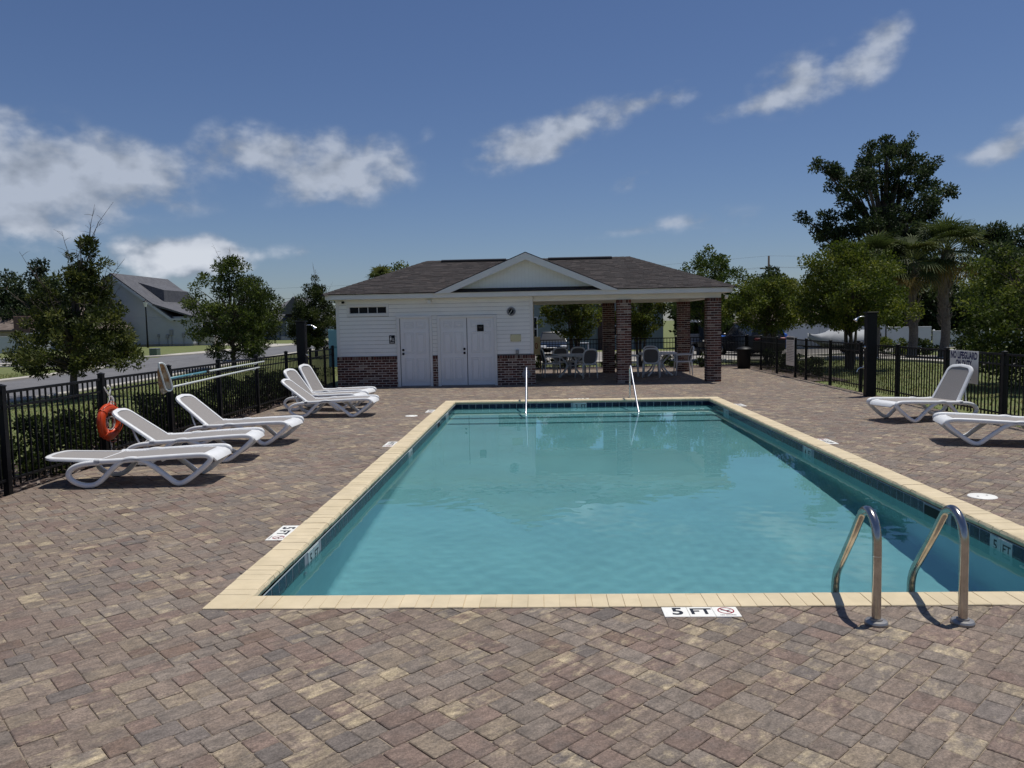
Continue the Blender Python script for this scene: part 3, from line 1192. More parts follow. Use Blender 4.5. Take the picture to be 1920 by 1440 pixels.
    for side in ('left', 'right', 'far', 'near'):
        L_ = (IY1 - IY0) if side in ('left', 'right') else (IX1 - IX0)
        n = round(L_ / tp)
        w = L_ / n
        for k in range(n):
            s0 = (IY0 if side in ('left', 'right') else IX0) + k * w
            mid = s0 + w / 2
            if any(a - .02 < mid < b_ + .02 for a, b_ in MARK.get(side, [])) or any(a < mid < b_ for a, b_ in SK.get(side, [])):
                continue
            if side == 'near' and k % 1 == 0 and k > 0 and False:
                continue
            loc, rz = {'left': ((IX0, s0 + .0055, tz0 + .003), 0), 'right': ((IX1, s0 + w - .0055, tz0 + .003), math.pi), 'far': ((s0 + .0055, IY1, tz0 + .003), -math.pi / 2), 'near': ((s0 + w - .0055, IY0, tz0 + .003), math.pi / 2)}[side]
            o = obj('waterline_tile', tm, pool, (loc[0] - off.x, loc[1] - off.y, loc[2]), (0, 0, rz))
            o.scale = (1, w / tp, 1)
    for (a, b_) in (((IX0 - .002, IY0, tz0 - .003), (IX0 + .006, IY1, tz1)), ((IX1 - .006, IY0, tz0 - .003), (IX1 + .002, IY1, tz1)),
                    ((IX0 + .007, IY1 - .006, tz0 - .003), (IX1 - .007, IY1 + .002, tz1)), ((IX0 + .007, IY0 - .002, tz0 - .003), (IX1 - .007, IY0 + .006, tz1))):
        g.box(a, b_)
    put(g, 'grout_bed', W['grout'])
    # skimmer mouths
    for side, x, (ya, yb) in (('left', IX0, SK['left'][0]), ('right', IX1, SK['right'][0])):
        s_ = 1 if side == 'left' else -1
        b = MB()
        b.box(tuple(min(p) for p in zip((x + s_ * .0005, ya, -.21), (x + s_ * .009, yb, -.07))), tuple(max(p) for p in zip((x + s_ * .0005, ya, -.21), (x + s_ * .009, yb, -.07))))
        mouth = put(b, 'skimmer_mouth', W['black'])
        b = MB()
        for (p, q) in (((ya - .012, -.222), (yb + .012, -.21)), ((ya - .012, -.07), (yb + .012, -.06)), ((ya - .012, -.21), (ya, -.07)), ((yb, -.21), (yb + .012, -.07))):
            xa, xb = sorted((x + s_ * .006, x + s_ * .012))
            b.box((xa, p[0], p[1]), (xb, q[0], q[1]))
        put(b, 'skimmer_rim', W['grout'], parent=mouth)
    # return fittings
    for (x, y, s_) in ((IX0, 5.98, 1), (IX0, 12.6, 1), (IX1, 6.0, -1), (IX1, 12.2, -1)):
        b = MB()
        b.lathe([(.0, 0), (.032, 0), (.034, .008), (.022, .016), (.018, .012), (.0, .010)], 14, Matrix.Translation((x, y, -.33)) @ Matrix.Rotation(s_ * math.pi / 2, 4, 'Y'))
        put(b, 'return_fitting', W['white_tile'], True)
    # depth tiles set in the waterline band
    def txt(body, size, name, parent, M, m):
        me_ = text_mesh(body, size, m)
        o_ = obj(name, me_, parent)
        o_.matrix_local = M
        return o_
    for side, lst, num in (('left', MARK['left'], '543'), ('right', MARK['right'], '543'), ('far', MARK['far'], '3')):
        for (a, b_), dgt in zip(lst, num):
            mid = (a + b_) / 2
            if side == 'left':
                M = Matrix.Translation((IX0 + .008, mid, (tz0 + tz1) / 2)) @ Matrix.Rotation(math.pi / 2, 4, 'Z') @ Matrix.Rotation(math.pi / 2, 4, 'X')
            elif side == 'right':
                M = Matrix.Translation((IX1 - .008, mid, (tz0 + tz1) / 2)) @ Matrix.Rotation(-math.pi / 2, 4, 'Z') @ Matrix.Rotation(math.pi / 2, 4, 'X')
            else:
                M = Matrix.Translation((mid, IY1 - .008, (tz0 + tz1) / 2)) @ Matrix.Rotation(math.pi / 2, 4, 'X')
            M = Matrix.Translation(-off) @ M
            for k, t_ in ((-1, dgt), (1, 'FT')):
                b = MB()
                b.bbox((-.074, -.076, -.004), (.074, .076, .004), .0015)
                tl = b.build('depth_tile', W['wall_tile'], pool)
                tl.matrix_local = M @ Matrix.Translation((k * .0765, 0, 0))
                txt(t_, .125 if t_ != 'FT' else .105, 'lettering', tl, Matrix.Translation((0, 0, .0048)), W['ink'])
    return pool


_tcache = {}


def text_mesh(body, size, m, bold=.006):
    key = (body, size, m.name)
    if key in _tcache:
        return _tcache[key]
    cu = bpy.data.curves.new('lettering', 'FONT')
    cu.body = body
    cu.size = size
    cu.align_x = 'CENTER'
    cu.align_y = 'CENTER'
    cu.offset = bold * size / .12 * .35
    cu.resolution_u = 3
    o = bpy.data.objects.new('lettering', cu)
    col.objects.link(o)
    dg = bpy.context.evaluated_depsgraph_get()
    me = bpy.data.meshes.new_from_object(o.evaluated_get(dg))
    bpy.data.objects.remove(o)
    me.materials.clear()
    me.materials.append(m)
    _tcache[key] = me
    return me


pool = build_pool()


def build_water():
    x0, x1, y0, y1 = IX0 + .004, IX1 - .004, IY0 + .004, IY1 - .004
    nx, ny = 250, 540
    X, Y = np.meshgrid(np.linspace(x0, x1, nx), np.linspace(y0, y1, ny))
    Z = np.zeros_like(X)
    r = np.random.default_rng(3)
    # the jets ruffle the deep end, the shallow end lies calmer
    calm = .22 + .78 / (1 + np.exp((Y - 9.3) / 1.1))
    for k in range(46):
        lam = r.uniform(.09, .26) if k < 30 else r.uniform(.3, 1.0)
        a = r.uniform(0, 2 * math.pi)
        kx, ky = 2 * math.pi / lam * math.cos(a), 2 * math.pi / lam * math.sin(a)
        ph = r.uniform(0, 6.28)
        env = np.clip(.3 + .9 * np.sin(X * r.uniform(.4, 1.4) + Y * r.uniform(.3, 1.1) + r.uniform(0, 6.28)), 0, 1)
        amp = .00030 * lam ** .9 if k < 30 else .00022 * lam ** .8
        Z += amp * env * calm * np.sin(kx * X + ky * Y + ph + 1.6 * np.sin(1.1 * X + .7 * Y + k))
    Z += -.150
    me = bpy.data.meshes.new('water')
    V = np.stack([X, Y, Z], -1).reshape(-1, 3)
    idx = np.arange(nx * ny).reshape(ny, nx)
    F = np.stack([idx[:-1, :-1], idx[:-1, 1:], idx[1:, 1:], idx[1:, :-1]], -1).reshape(-1, 4)
    me.vertices.add(len(V))
    me.vertices.foreach_set('co', V.astype(np.float32).ravel())
    me.loops.add(len(F) * 4)
    me.loops.foreach_set('vertex_index', F.astype(np.int32).ravel())
    me.polygons.add(len(F))
    me.polygons.foreach_set('loop_start', np.arange(0, len(F) * 4, 4, dtype=np.int32))
    me.polygons.foreach_set('loop_total', np.full(len(F), 4, dtype=np.int32))
    me.polygons.foreach_set('use_smooth', np.ones(len(F), dtype=bool))
    me.update(calc_edges=True)
    me.materials.append(W['water'])
    o = obj('water', me)
    tag(o, kind='structure')
    o.cycles.is_caustics_caster = True


build_water()


# ================================================================== pool house with pavilion
def wb(b, name, m, parent, smooth=False, angle=None):
    """build from world coordinates under an unrotated parent"""
    o = b.build(name, m, parent, smooth, angle)
    root = parent
    off = Vector((0, 0, 0))
    while root is not None:
        off += Vector(root.location)
        root = root.parent
    o.location = -off
    return o


HX0, HX1, HY, HYB = -5.72, 5.05, 21.60, 26.32
BRICKPAL = [lin(92, 57, 48), lin(78, 49, 43), lin(104, 65, 54), lin(66, 44, 40), lin(112, 82, 71), lin(146, 130, 118), lin(128, 108, 96)]
BRICKW = [.28, .22, .16, .12, .09, .07, .06]


def build_house():
    H = empty('pool_house', (-.34, HY, 0), 0, 'white sided pool house with brick base and open brick pillared pavilion', 'pool house')
    wx = -0.20
    b = MB()
    b.box((HX0, HY, 0), (wx, HYB, 2.48))
    wb(b, 'wall', W['sheathing'], H)
    # ---- bricks
    count = [0]
    rest = MB()
    mort = []
    shared = {}

    def brick(a, b_, pri=True):
        c = np.array(BRICKPAL[int(rng.choice(7, p=np.array(BRICKW) / sum(BRICKW)))]) * random.uniform(.85, 1.15)
        c = tuple(c)
        j = random.uniform(-.002, .002)
        a = (a[0], a[1] + (j if pri else 0), a[2])
        if pri and count[0] < 300:
            count[0] += 1
            q = MB()
            q.bbox(a, b_, .003, c)
            wb(q, 'brick', W['brick'], H)
        else:
            rest.bbox(a, b_, .003, c)

    def front_bricks(x0, x1, z0, z1, yf, pri=True, top=True, seed=0):
        """stretcher courses on a face looking to -y, with a rowlock course on top"""
        zt = z1 - (.10 if top else 0)
        n = max(1, round((zt - z0) / .0695))
        ph = (zt - z0) / n
        for k in range(n):
            z = z0 + k * ph
            x = x0 - ((k + seed) % 2) * .1065
            while x < x1 - .01:
                a, c = max(x, x0), min(x + .2035, x1)
                if c - a > .02:
                    brick((a + .003, yf, z + .008), (c - .003, yf + .05, z + ph - .007), pri)
                x += .2135
        if top:
            x = x0
            n = max(1, round((x1 - x0) / .0735))
            w = (x1 - x0) / n
            for k in range(n):
                brick((x0 + k * w + .004, yf - .006, zt + .004), (x0 + (k + 1) * w - .004, yf + .05, z1 - .002), pri)
        mort.append(((x0 + .003, yf + .008, z0), (x1 - .003, HY + .001, z1 - .006)))
    yf = 21.53
    front_bricks(HX0 - .02, -4.02, 0, .872, yf)
    front_bricks(-1.20, -.13, 0, .845, yf, seed=1)
    front_bricks(-3.02, -2.875, 0, .865, yf, seed=1)
    # ---- columns
    cols = [(2.17, HY), (4.66, HY), (2.13, HYB - .40), (4.64, HYB - .40)]
    S = .39
    colobj = []
    for ci, (cx, cy) in enumerate(cols):
        d = .009
        mort.append(((cx + d, cy + d, 0), (cx + S - d, cy + S - d, 2.335)))
        n = 32
        ph = (2.335 - .10) / n
        for k in range(n):
            z = k * ph
            # front and back faces
            cuts = [0, S / 2, S] if k % 2 == 0 else [0, S * .25, S * .75, S]
            for i in range(len(cuts) - 1):
                brick((cx + cuts[i] + (.004 if i else 0), cy, z + .0075), (cx + cuts[i + 1] - (.004 if i < len(cuts) - 2 else 0), cy + .04, z + ph - .0065), ci < 2 and i == 0 and k > 2)
                brick((cx + cuts[i] + .004, cy + S - .04, z + .0075), (cx + cuts[i + 1] - .004, cy + S, z + ph - .0065), False)
            cuts = [.044, S / 2, S - .044] if k % 2 == 0 else [.044, S * .3, S * .72, S - .044]
            for i in range(len(cuts) - 1):
                for xx in (0, S - .04):
                    brick((cx + xx, cy + cuts[i] + .004, z + .0075), (cx + xx + .04, cy + cuts[i + 1] - .004, z + ph - .0065), False)
        for k in range(5):
            w = S / 5
            brick((cx + k * w + .004, cy - .003, 2.24), (cx + (k + 1) * w - .004, cy + .06, 2.333), False)
            brick((cx + k * w + .004, cy + S - .06, 2.24), (cx + (k + 1) * w - .004, cy + S + .003, 2.333), False)
            brick((cx - .003, cy + k * w + .064 * (k == 0) + .004, 2.24), (cx + .05, cy + (k + 1) * w - .004 - .064 * (k == 4), 2.333), False)
            brick((cx + S - .05, cy + k * w + .064 * (k == 0) + .004, 2.24), (cx + S + .003, cy + (k + 1) * w - .004 - .064 * (k == 4), 2.333), False)
    o = wb(rest, 'bricks', W['brick'], H)
    o['kind'] = 'stuff'
    for a, c in mort:
        b = MB()
        b.box(a, c)
        wb(b, 'mortar', W['mortar'], H)
    # ---- lap siding boards, front
    step = .1115
    z = .87
    nb = 15
    for k in range(nb):
        z0, z1 = .872 + k * step, .872 + (k + 1) * step
        if z0 > 2.46:
            break
        z1 = min(z1, 2.478)
        if z0 < 1.98:
            segs = [(HX0 + .07, -4.02), (-3.02, -2.875), (-1.20, wx - .07)]
        elif z0 < 2.32:
            segs = [(HX0 + .07, -5.42), (-4.23, wx - .07)]
        else:
            segs = [(HX0 + .07, wx - .07)]
        for (xa, xb) in segs:
            b = MB()
            b.prism([(HY - .034, z0 + .006), (HY - .033, z0 + .012), (HY - .022, z1 - .004), (HY - .020, z1), (HY + .002, z1), (HY + .002, z0 + .006)], xa, xb, 'x')
            wb(b, 'siding_board', W['siding'], H)
        b = MB()
        b.prism([(wx + .018, z0), (wx + .0175, z0 + .008), (wx + .007, z1 + .006), (wx - .002, z1 + .006), (wx - .002, z0)], HY + .05, HYB, 'y')
        wb(b, 'siding_board', W['siding'], H)
    # corner posts
    for (xa, xb) in ((HX0 - .012, HX0 + .07), (wx - .07, wx + .022)):
        b = MB()
        b.bbox((xa, HY - .042, .872), (xb, HY + .08, 2.479), .004)
        wb(b, 'corner_trim', W['trim'], H)
    # side brick base in the pavilion
    # ---- doors
    def door(x0, x1, z1, hinge, knob):
        b = MB()
        b.bbox((x0 + .004, HY - .034, .024), (x1 - .004, HY + .002, z1), .004)
        d = wb(b, 'door', W['door'], H)
        q_ = MB()
        q_.box((x0 - .010, HY - .012, .0185), (x1 + .010, HY - .002, z1 + .010))
        wb(q_, 'door_gap_shade', W['black'], d)  # black sheet standing in for the shade in the gap around the door
        w = x1 - x0
        for r_, (za, zb) in enumerate(((.14, .80), (.93, 1.52), (1.64, 1.82))):
            for s_ in (0, 1):
                xa = x0 + w * (.13 + s_ * .41)
                b = MB()
                xb_ = xa + w * .33
                for (p_, q_) in (((xa, za), (xb_, za + .02)), ((xa, zb - .02), (xb_, zb)), ((xa, za + .0205), (xa + .02, zb - .0205)), ((xb_ - .02, za + .0205), (xb_, zb - .0205))):
                    b.bbox((p_[0], HY - .047, p_[1]), (q_[0], HY - .032, q_[1]), .006)
                b.bbox((xa + .05, HY - .046, za + .05), (xb_ - .05, HY - .032, zb - .05), .012)
                wb(b, 'panel', W['door'], d)
        for zz in knob:
            kx = x0 + .075 if hinge == 'r' else x1 - .075
            b = MB()
            b.lathe([(.0, 0), (.032, 0), (.034, .01), (.018, .02), (.026, .038), (.020, .05), (.0, .052)], 14, Matrix.Translation((kx, HY - .034, zz)) @ Matrix.Rotation(math.pi / 2, 4, 'X'))
            wb(b, 'handle' if zz < 1.0 else 'deadbolt', W['black'], d, True)
        return d
    door(-3.925, -3.10, 1.93, 'r', (.93, 1.04))
    door(-2.815, -2.045, 1.925, 'l', (.93, 1.04))
    door(-2.035, -1.265, 1.922, 'l', ())
    for (xa, xb, zt) in ((-4.02, -3.02, 2.0), (-2.875, -1.20, 1.985)):
        for (p, q) in (((xa, 0.0), (xa + .085, zt - .075)), ((xb - .075, 0.0), (xb, zt - .075)), ((xa, zt - .0745), (xb, zt))):
            b = MB()
            b.bbox((p[0], HY - .075, p[1]), (q[0], HY + .002, q[1]), .006)
            wb(b, 'door_frame', W['trim'], H)
        b = MB()
        b.box((xa + .085, HY - .09, .0), (xb - .075, HY, .018))
        wb(b, 'threshold', W['escut'], H)
    # ---- transom window
    b = MB()
    b.box((-5.34, HY - .006, 2.085), (-4.30, HY + .002, 2.268))
    win = wb(b, 'window', W['trim'], H)
    for k in range(4):
        w = 1.04 / 4
        b = MB()
        b.box((-5.34 + k * w + .010, HY - .012, 2.095), (-5.34 + (k + 1) * w - .010, HY - .004, 2.258))
        wb(b, 'pane', W['glass'], win)
    for (p, q) in (((-5.42, 2.0), (-4.23, 2.086)), ((-5.42, 2.267), (-4.23, 2.345)), ((-5.42, 2.0865), (-5.339, 2.2665)), ((-4.301, 2.0865), (-4.23, 2.2665))):
        b = MB()
        b.bbox((p[0], HY - .046, p[1]), (q[0], HY + .001, q[1]), .005)
        wb(b, 'window_frame', W['trim'], win)
    for k in range(1, 4):
        b = MB()
        b.box((-5.34 + k * .26 - .009, HY - .02, 2.087), (-5.34 + k * .26 + .009, HY - .003, 2.266))
        wb(b, 'muntin', W['trim'], win)
    # ---- beams, ceiling, fascia
    for (a, c) in (((wx + .03, HY + .05, 2.335), (HX1, HY + .33, 2.482)), ((wx + .03, HYB - .35, 2.335), (HX1, HYB - .07, 2.482)), ((HX1 - .34, HY + .331, 2.337), (HX1 - .03, HYB - .351, 2.482))):
        b = MB()
        b.bbox(a, c, .005)
        wb(b, 'beam', W['trim'], H)
    EX0, EX1, EY0, EY1 = HX0 - .24, HX1 + .24, HY - .27, HYB + .27
    b = MB()
    b.box((EX0 + .02, EY0 + .02, 2.483), (EX1 - .02, EY1 - .02, 2.50))
    wb(b, 'soffit', W['trim'], H)
    for (a, c) in (((EX0, EY0, 2.475), (EX1, EY0 + .022, 2.615)), ((EX0, EY1 - .022, 2.475), (EX1, EY1, 2.615)),
                   ((EX0, EY0 + .0225, 2.476), (EX0 + .022, EY1 - .0225, 2.615)), ((EX1 - .022, EY0 + .0225, 2.476), (EX1, EY1 - .0225, 2.615))):
        b = MB()
        b.bbox(a, c, .004)
        wb(b, 'fascia', W['trim'], H)
    b = MB()
    b.bbox((EX0 + .4, HY - .03, 2.42), (wx - .06, HY + .001, 2.482), .004)
    wb(b, 'frieze_board', W['trim'], H)
    # ---- roof
    zE, zR = 2.625, 3.68
    yR = (EY0 + EY1) / 2
    e0x, e1x, e0y, e1y = EX0 - .03, EX1 + .03, EY0 - .03, EY1 + .03
    run = yR - e0y
    rx0, rx1 = e0x + run * .95, e1x - run * .95
    b = MB()
    b.add([(e0x, e0y, zE), (e1x, e0y, zE), (e1x, e1y, zE), (e0x, e1y, zE), (rx0, yR, zR), (rx1, yR, zR), (e0x, e0y, zE - .015), (e1x, e0y, zE - .015), (e1x, e1y, zE - .015), (e0x, e1y, zE - .015)],
          [(0, 1, 5, 4), (1, 2, 5), (2, 3, 4, 5), (3, 0, 4), (6, 7, 1, 0), (7, 8, 2, 1), (8, 9, 3, 2), (9, 6, 0, 3), (9, 8, 7, 6)], SHP[0])
    roof = wb(b, 'roof', W['shingle'], H)
    GX, GZ, GW = -.36, 3.66, 2.53      # gable apex, half width
    gs = (GZ - 2.60) / GW
    L_ = math.hypot(run, zR - zE)
    s_ = Vector((0, run / L_, (zR - zE) / L_))
    nn = Vector((0, -s_.z, s_.y))
    sh = MB()
    nc = 25
    ch = L_ / nc
    for k in range(nc):
        f0 = k / nc
        f1 = (k + 1.12) / nc
        xl0, xr0 = e0x + (rx0 - e0x) * f0, e1x + (rx1 - e1x) * f0
        x = xl0 - random.uniform(0, .25)
        zc = zE + (zR - zE) * (f0 + .5 / nc)
        while x < xr0:
            w = random.choice((.12, .16, .2, .24, .28))
            a, c = max(x, xl0), min(x + w, xr0)
            mid = (a + c) / 2
            if c - a > .03 and not abs(mid - GX) < (GZ - zc) / gs - .12:
                col_ = tuple(np.array(SHP[int(rng.choice(len(SHP), p=SHW))]) * random.uniform(.88, 1.12))
                h = random.choice((.007, .012))
                p0 = Vector((0, e0y, zE)) + s_ * (L_ * f0 - .004)
                p1 = Vector((0, e0y, zE)) + s_ * min(L_ * f1, L_)
                sk0 = (rx0 - e0x) / nc if a == xl0 else 0
                sk1 = (rx1 - e1x) / nc if c == xr0 else 0
                q = [p0 + nn * .001, p1 + nn * .001, p0 + nn * (h + .005), p1 + nn * .006]
                g_ = .002
                vs = [(a + g_, q[0].y, q[0].z), (c - g_, q[0].y, q[0].z), (c - g_ + sk1, q[1].y, q[1].z), (a + g_ + sk0, q[1].y, q[1].z),
                      (a + g_, q[2].y, q[2].z), (c - g_, q[2].y, q[2].z), (c - g_ + sk1, q[3].y, q[3].z), (a + g_ + sk0, q[3].y, q[3].z)]
                sh.add(vs, [(4, 5, 6, 7), (0, 1, 5, 4), (1, 2, 6, 5), (3, 0, 4, 7)], col_)
            x += w
    o = wb(sh, 'shingles', W['shingle'], roof)
    o['kind'] = 'stuff'
    # ridge and hip caps
    for (p, q) in (((rx0, yR, zR), (e0x, e0y, zE)), ((rx1, yR, zR), (e1x, e0y, zE)), ((rx0, yR, zR), (e0x, e1y, zE)), ((rx1, yR, zR), (e1x, e1y, zE)), ((rx0, yR, zR), (rx1, yR, zR))):
        p, q = Vector(p), Vector(q)
        n = int((p - q).length / .2)
        b = MB()
        for k in range(n):
            a, c = p.lerp(q, k / n), p.lerp(q, (k + 1.15) / n)
            d = (c - a).normalized()
            sd = d.cross(Vector((0, 0, 1))).normalized()
            up = Vector((0, 0, .022))
            cc = tuple(np.array(SHP[0]) * random.uniform(.85, 1.15))
            vs = []
            for (pt, lift) in ((a, .004), (c, .012)):
                vs += [pt - sd * .13 + Vector((0, 0, lift - .045)), pt + up + Vector((0, 0, lift)), pt + sd * .13 + Vector((0, 0, lift - .045))]
            b.add(vs, [(0, 1, 4, 3), (1, 2, 5, 4), (3, 4, 5)], cc)
        wb(b, 'ridge_cap', W['shingle'], roof)
    for (xa, xb) in ((-3.0, -1.0), (.30, 2.25)):
        b = MB()
        b.prism([(yR - .15, zR - .03), (yR - .14, zR + .015), (yR, zR + .05), (yR + .14, zR + .015), (yR + .15, zR - .03)], xa, xb, 'x')
        wb(b, 'ridge_vent', W['black'], roof)
    # ---- gable over the front
    yg = EY0 - .05
    b = MB()
    for sgn in (-1, 1):
        A, Bp, C_ = (GX + sgn * GW, yg, 2.60), (GX, yg, GZ), (GX, yR - .05, GZ)
        t = .025
        b.add([A, Bp, C_, (A[0], A[1], A[2] + t), (Bp[0], Bp[1], Bp[2] + t), (C_[0], C_[1], C_[2] + t)], [(0, 1, 2), (5, 4, 3), (0, 3, 4, 1), (1, 4, 5, 2), (2, 5, 3, 0)] if sgn < 0 else [(2, 1, 0), (3, 4, 5), (1, 4, 3, 0), (2, 5, 4, 1), (0, 3, 5, 2)], SHP[1])
    wb(b, 'gable_roof', W['shingle'], roof)
    for sgn in (-1, 1):
        b = MB()
        ext = .03
        b.prism([(GX, GZ), (GX + sgn * (GW + ext), 2.60 - gs * ext), (GX + sgn * (GW - .42), 2.60), (GX, GZ - .185)], yg - .002, yg + .03, 'y')
        wb(b, 'rake_board', W['trim'], roof)
        b = MB()
        b.prism([(GX, GZ - .003), (GX + sgn * (GW - .02), 2.605), (GX + sgn * (GW - .10), 2.605), (GX, GZ - .04)], yg + .031, yg + .29, 'y')
        wb(b, 'gable_soffit', W['trim'], roof)
    yb = yg + .27
    x = GX - 2.02
    bw = .1
    while x < GX + 2.0:
        za, zb2 = GZ - .06 - gs * abs(x + .003 - GX), GZ - .06 - gs * abs(x + bw - .003 - GX)
        z0 = 2.725
        if max(za, zb2) > z0 + .01:
            b = MB()
            poly = [(x + .003, z0), (x + bw - .003, z0), (x + bw - .003, max(zb2, z0)), (x + .003, max(za, z0))]
            if x < GX < x + bw:
                poly = [(x + .003, z0), (x + bw - .003, z0), (x + bw - .003, zb2), (GX, GZ - .06), (x + .003, za)]
            b.prism(poly, yb, yb + .012, 'y')
            wb(b, 'gable_board', W['gableboard'], roof)
        x += bw
    b = MB()
    b.prism([(GX - 2.2, 2.70), (GX + 2.2, 2.70), (GX, GZ - .07)], yb + .008, yb + .03, 'y')
    wb(b, 'gable_backing', W['trim'], roof)
    return H


W['sheathing'] = mat('wall_sheathing', (0.25, 0.25, 0.25), .8, .1, 4)
SHP = [lin(51, 46, 45), lin(57, 51, 50), lin(45, 40, 40), lin(66, 59, 57), lin(50, 43, 42)]
SHW = np.array([.32, .24, .22, .10, .12])
W['gableboard'] = mat('gable_board_paint', (0.84, 0.84, 0.80), 0.5, 0.04, 3)
house = build_house()


# ------------------------------------------------------------------ things on the pool house wall
def on_wall():
    yw = HY - .034
    # clock
    t = empty('wall_clock', (-.785, yw, 2.065), 0, 'round dark faced wall clock with pale rim beside the double doors', 'clock')
    MR = Matrix.Rotation(math.pi / 2, 4, 'X')
    b = MB()
    b.lathe([(.0, 0), (.122, 0), (.125, .02), (.115, .032), (.098, .030), (.096, .024), (.0, .024)], 32, MR)
    b.build('rim', W['greybox'], t, True, 40)
    b = MB()
    b.lathe([(.0, .0245), (.095, .0245), (.095, .0265), (.0, .0265)], 32, MR)
    b.build('face', W['black'], t)
    for k in range(12):
        a = R(30 * k)
        b = MB()
        b.box((-.004, -.0285, .068), (.004, -.0268, .086), M=Matrix.Rotation(a, 4, 'Y'))
        b.build('hour_mark', W['white_tile'], t)
    for (a, l) in ((28, .05), (222, .075)):
        b = MB()
        b.box((-.005, -.031, -.01), (.005, -.029, l), M=Matrix.Rotation(R(a), 4, 'Y'))
        b.build('hand', W['white_tile'], t)
    # restroom sign
    t = empty('restroom_sign', (-4.16, yw, 1.343), 0, 'small black restroom sign with white figures left of the single door', 'sign')
    b = MB()
    b.bbox((-.08, -.006, -.118), (.08, 0, .118), .003)
    b.build('panel', W['black'], t)
    b = MB()
    M0 = Matrix.Rotation(math.pi / 2, 4, 'X')
    b.lathe([(0, .0065), (.015, .0065), (.015, .0075), (0, .0075)], 12, Matrix.Translation((-.035, 0, .072)) @ M0)
    b.prism([(-.052, .05), (-.018, .05), (-.012, -.005), (-.028, -.005), (-.028, -.055), (-.042, -.055), (-.042, -.005), (-.058, -.005)], -.0075, -.0065, 'y')
    b.build('standing_figure', W['white_tile'], t)
    b = MB()
    b.lathe([(0, .0065), (.010, .0065), (.010, .0075), (0, .0075)], 12, Matrix.Translation((.028, 0, .03)) @ M0)
    b.prism([(.022, .018), (.034, .018), (.036, -.012), (.056, -.014), (.062, -.045), (.052, -.046), (.046, -.024), (.022, -.024)], -.0075, -.0065, 'y')
    b.build('seated_figure', W['white_tile'], t)
    b = MB()
    for k in range(14):
        a0, a1 = R(100 + k * 18), R(100 + (k + 1) * 18)
        c_ = (.03, -.03)
        b.prism([(c_[0] + .026 * math.cos(a0), c_[1] + .026 * math.sin(a0)), (c_[0] + .026 * math.cos(a1), c_[1] + .026 * math.sin(a1)), (c_[0] + .02 * math.cos(a1), c_[1] + .02 * math.sin(a1)), (c_[0] + .02 * math.cos(a0), c_[1] + .02 * math.sin(a0))], -.0075, -.0065, 'y')
    b.build('wheel_symbol', W['white_tile'], t)
    b = MB()
    b.box((-.055, -.0075, -.092), (.055, -.0065, -.082))
    b.build('lettering', W['white_tile'], t)
    # door sign
    t = empty('door_sign', (-1.656, HY - .05, 1.62), 0, 'square black sign with two pale lines on the right double door', 'sign')
    b = MB()
    pts = []
    for (cx, cz, a0) in ((.075, .075, 0), (-.075, .075, 90), (-.075, -.075, 180), (.075, -.075, 270)):
        for k in range(4):
            pts.append((cx + .018 * math.cos(R(a0 + 30 * k)), cz + .018 * math.sin(R(a0 + 30 * k))))
    b.prism(pts, -.006, 0, 'y')
    b.build('panel', W['black'], t)
    for (z, w) in ((.028, .058), (.004, .034)):
        b = MB()
        x = -w
        while x < w:
            l = random.uniform(.006, .012)
            b.box((x, -.0072, z - .006), (min(x + l, w), -.0062, z + .006))
            x += l + .004
        b.build('lettering', W['grey_ink'], t)
    # plaque
    t = empty('wall_plaque', (-.672, yw, 1.325), 0, 'blank cream plaque screwed to the siding below the clock', 'plaque')
    b = MB()
    b.bbox((-.148, -.012, -.1), (.148, 0, .1), .003)
    b.build('plate', W['plaque'], t)
    for sx in (-1, 1):
        for sz in (-1, 1):
            b = MB()
            b.lathe([(0, .012), (.011, .012), (.009, .017), (0, .018)], 8, Matrix.Translation((sx * .125, 0, sz * .08)) @ M0)
            b.build('screw', W['escut'], t)
    # outlet
    t = empty('outlet_box', (-.634, yw, .935), 0, 'small grey weatherproof outlet box above the brick base', 'outlet box')
    b = MB()
    b.bbox((-.042, -.06, -.062), (.042, 0, .062), .01)
    b.build('cover', W['greybox'], t)
    b = MB()
    b.bbox((-.028, -.066, -.045), (.028, -.058, .04), .004)
    b.build('lid', W['escut'], t)
    # hose disc on the brick
    t = empty('hose_reel', (-.39, 21.522, .30), 0, 'pale grey round hose reel fixed low on the brick base', 'hose reel')
    b = MB()
    b.lathe([(0, 0), (.118, 0), (.122, .015), (.118, .03), (.06, .034), (.055, .05), (0, .052)], 28, M0)
    b.build('disc', W['greybox'], t, True, 40)
    b = MB()
    b.tube([(0, -.05, 0), (0, -.08, 0), (.05, -.08, .0), (.07, -.08, .02)], .008, 6)
    b.build('crank', W['escut'], t)
    # flood light
    t = empty('flood_light', (-3.06, HY - .03, 2.40), 0, 'white twin flood light fixed under the eave above the doors', 'lamp')
    b = MB()
    b.lathe([(0, 0), (.05, 0), (.05, .02), (.02, .03), (0, .03)], 14, M0)
    b.build('base', W['trim'], t, True, 40)
    for s_ in (-1, 1):
        b = MB()
        b.lathe([(0, 0), (.022, .0), (.026, .04), (.048, .09), (.05, .1), (.045, .1), (0, .085)], 14, Matrix.Translation((s_ * .04, -.03, -.01)) @ Matrix.Rotation(s_ * R(58), 4, 'Y') @ Matrix.Rotation(R(110), 4, 'X'))
        b.build('lamp_head', W['trim'], t, True, 40)
    # camera
    t = empty('security_camera', (-5.51, HY - .027, 2.41), 0, 'small black security camera at the top left wall corner', 'camera')
    b = MB()
    b.lathe([(0, 0), (.035, 0), (.035, .02), (.012, .025), (.012, .05), (.032, .055), (.034, .1), (.026, .12), (0, .122)], 16, Matrix.Rotation(R(95), 4, 'X'))
    b.build('housing', W['black'], t, True, 40)
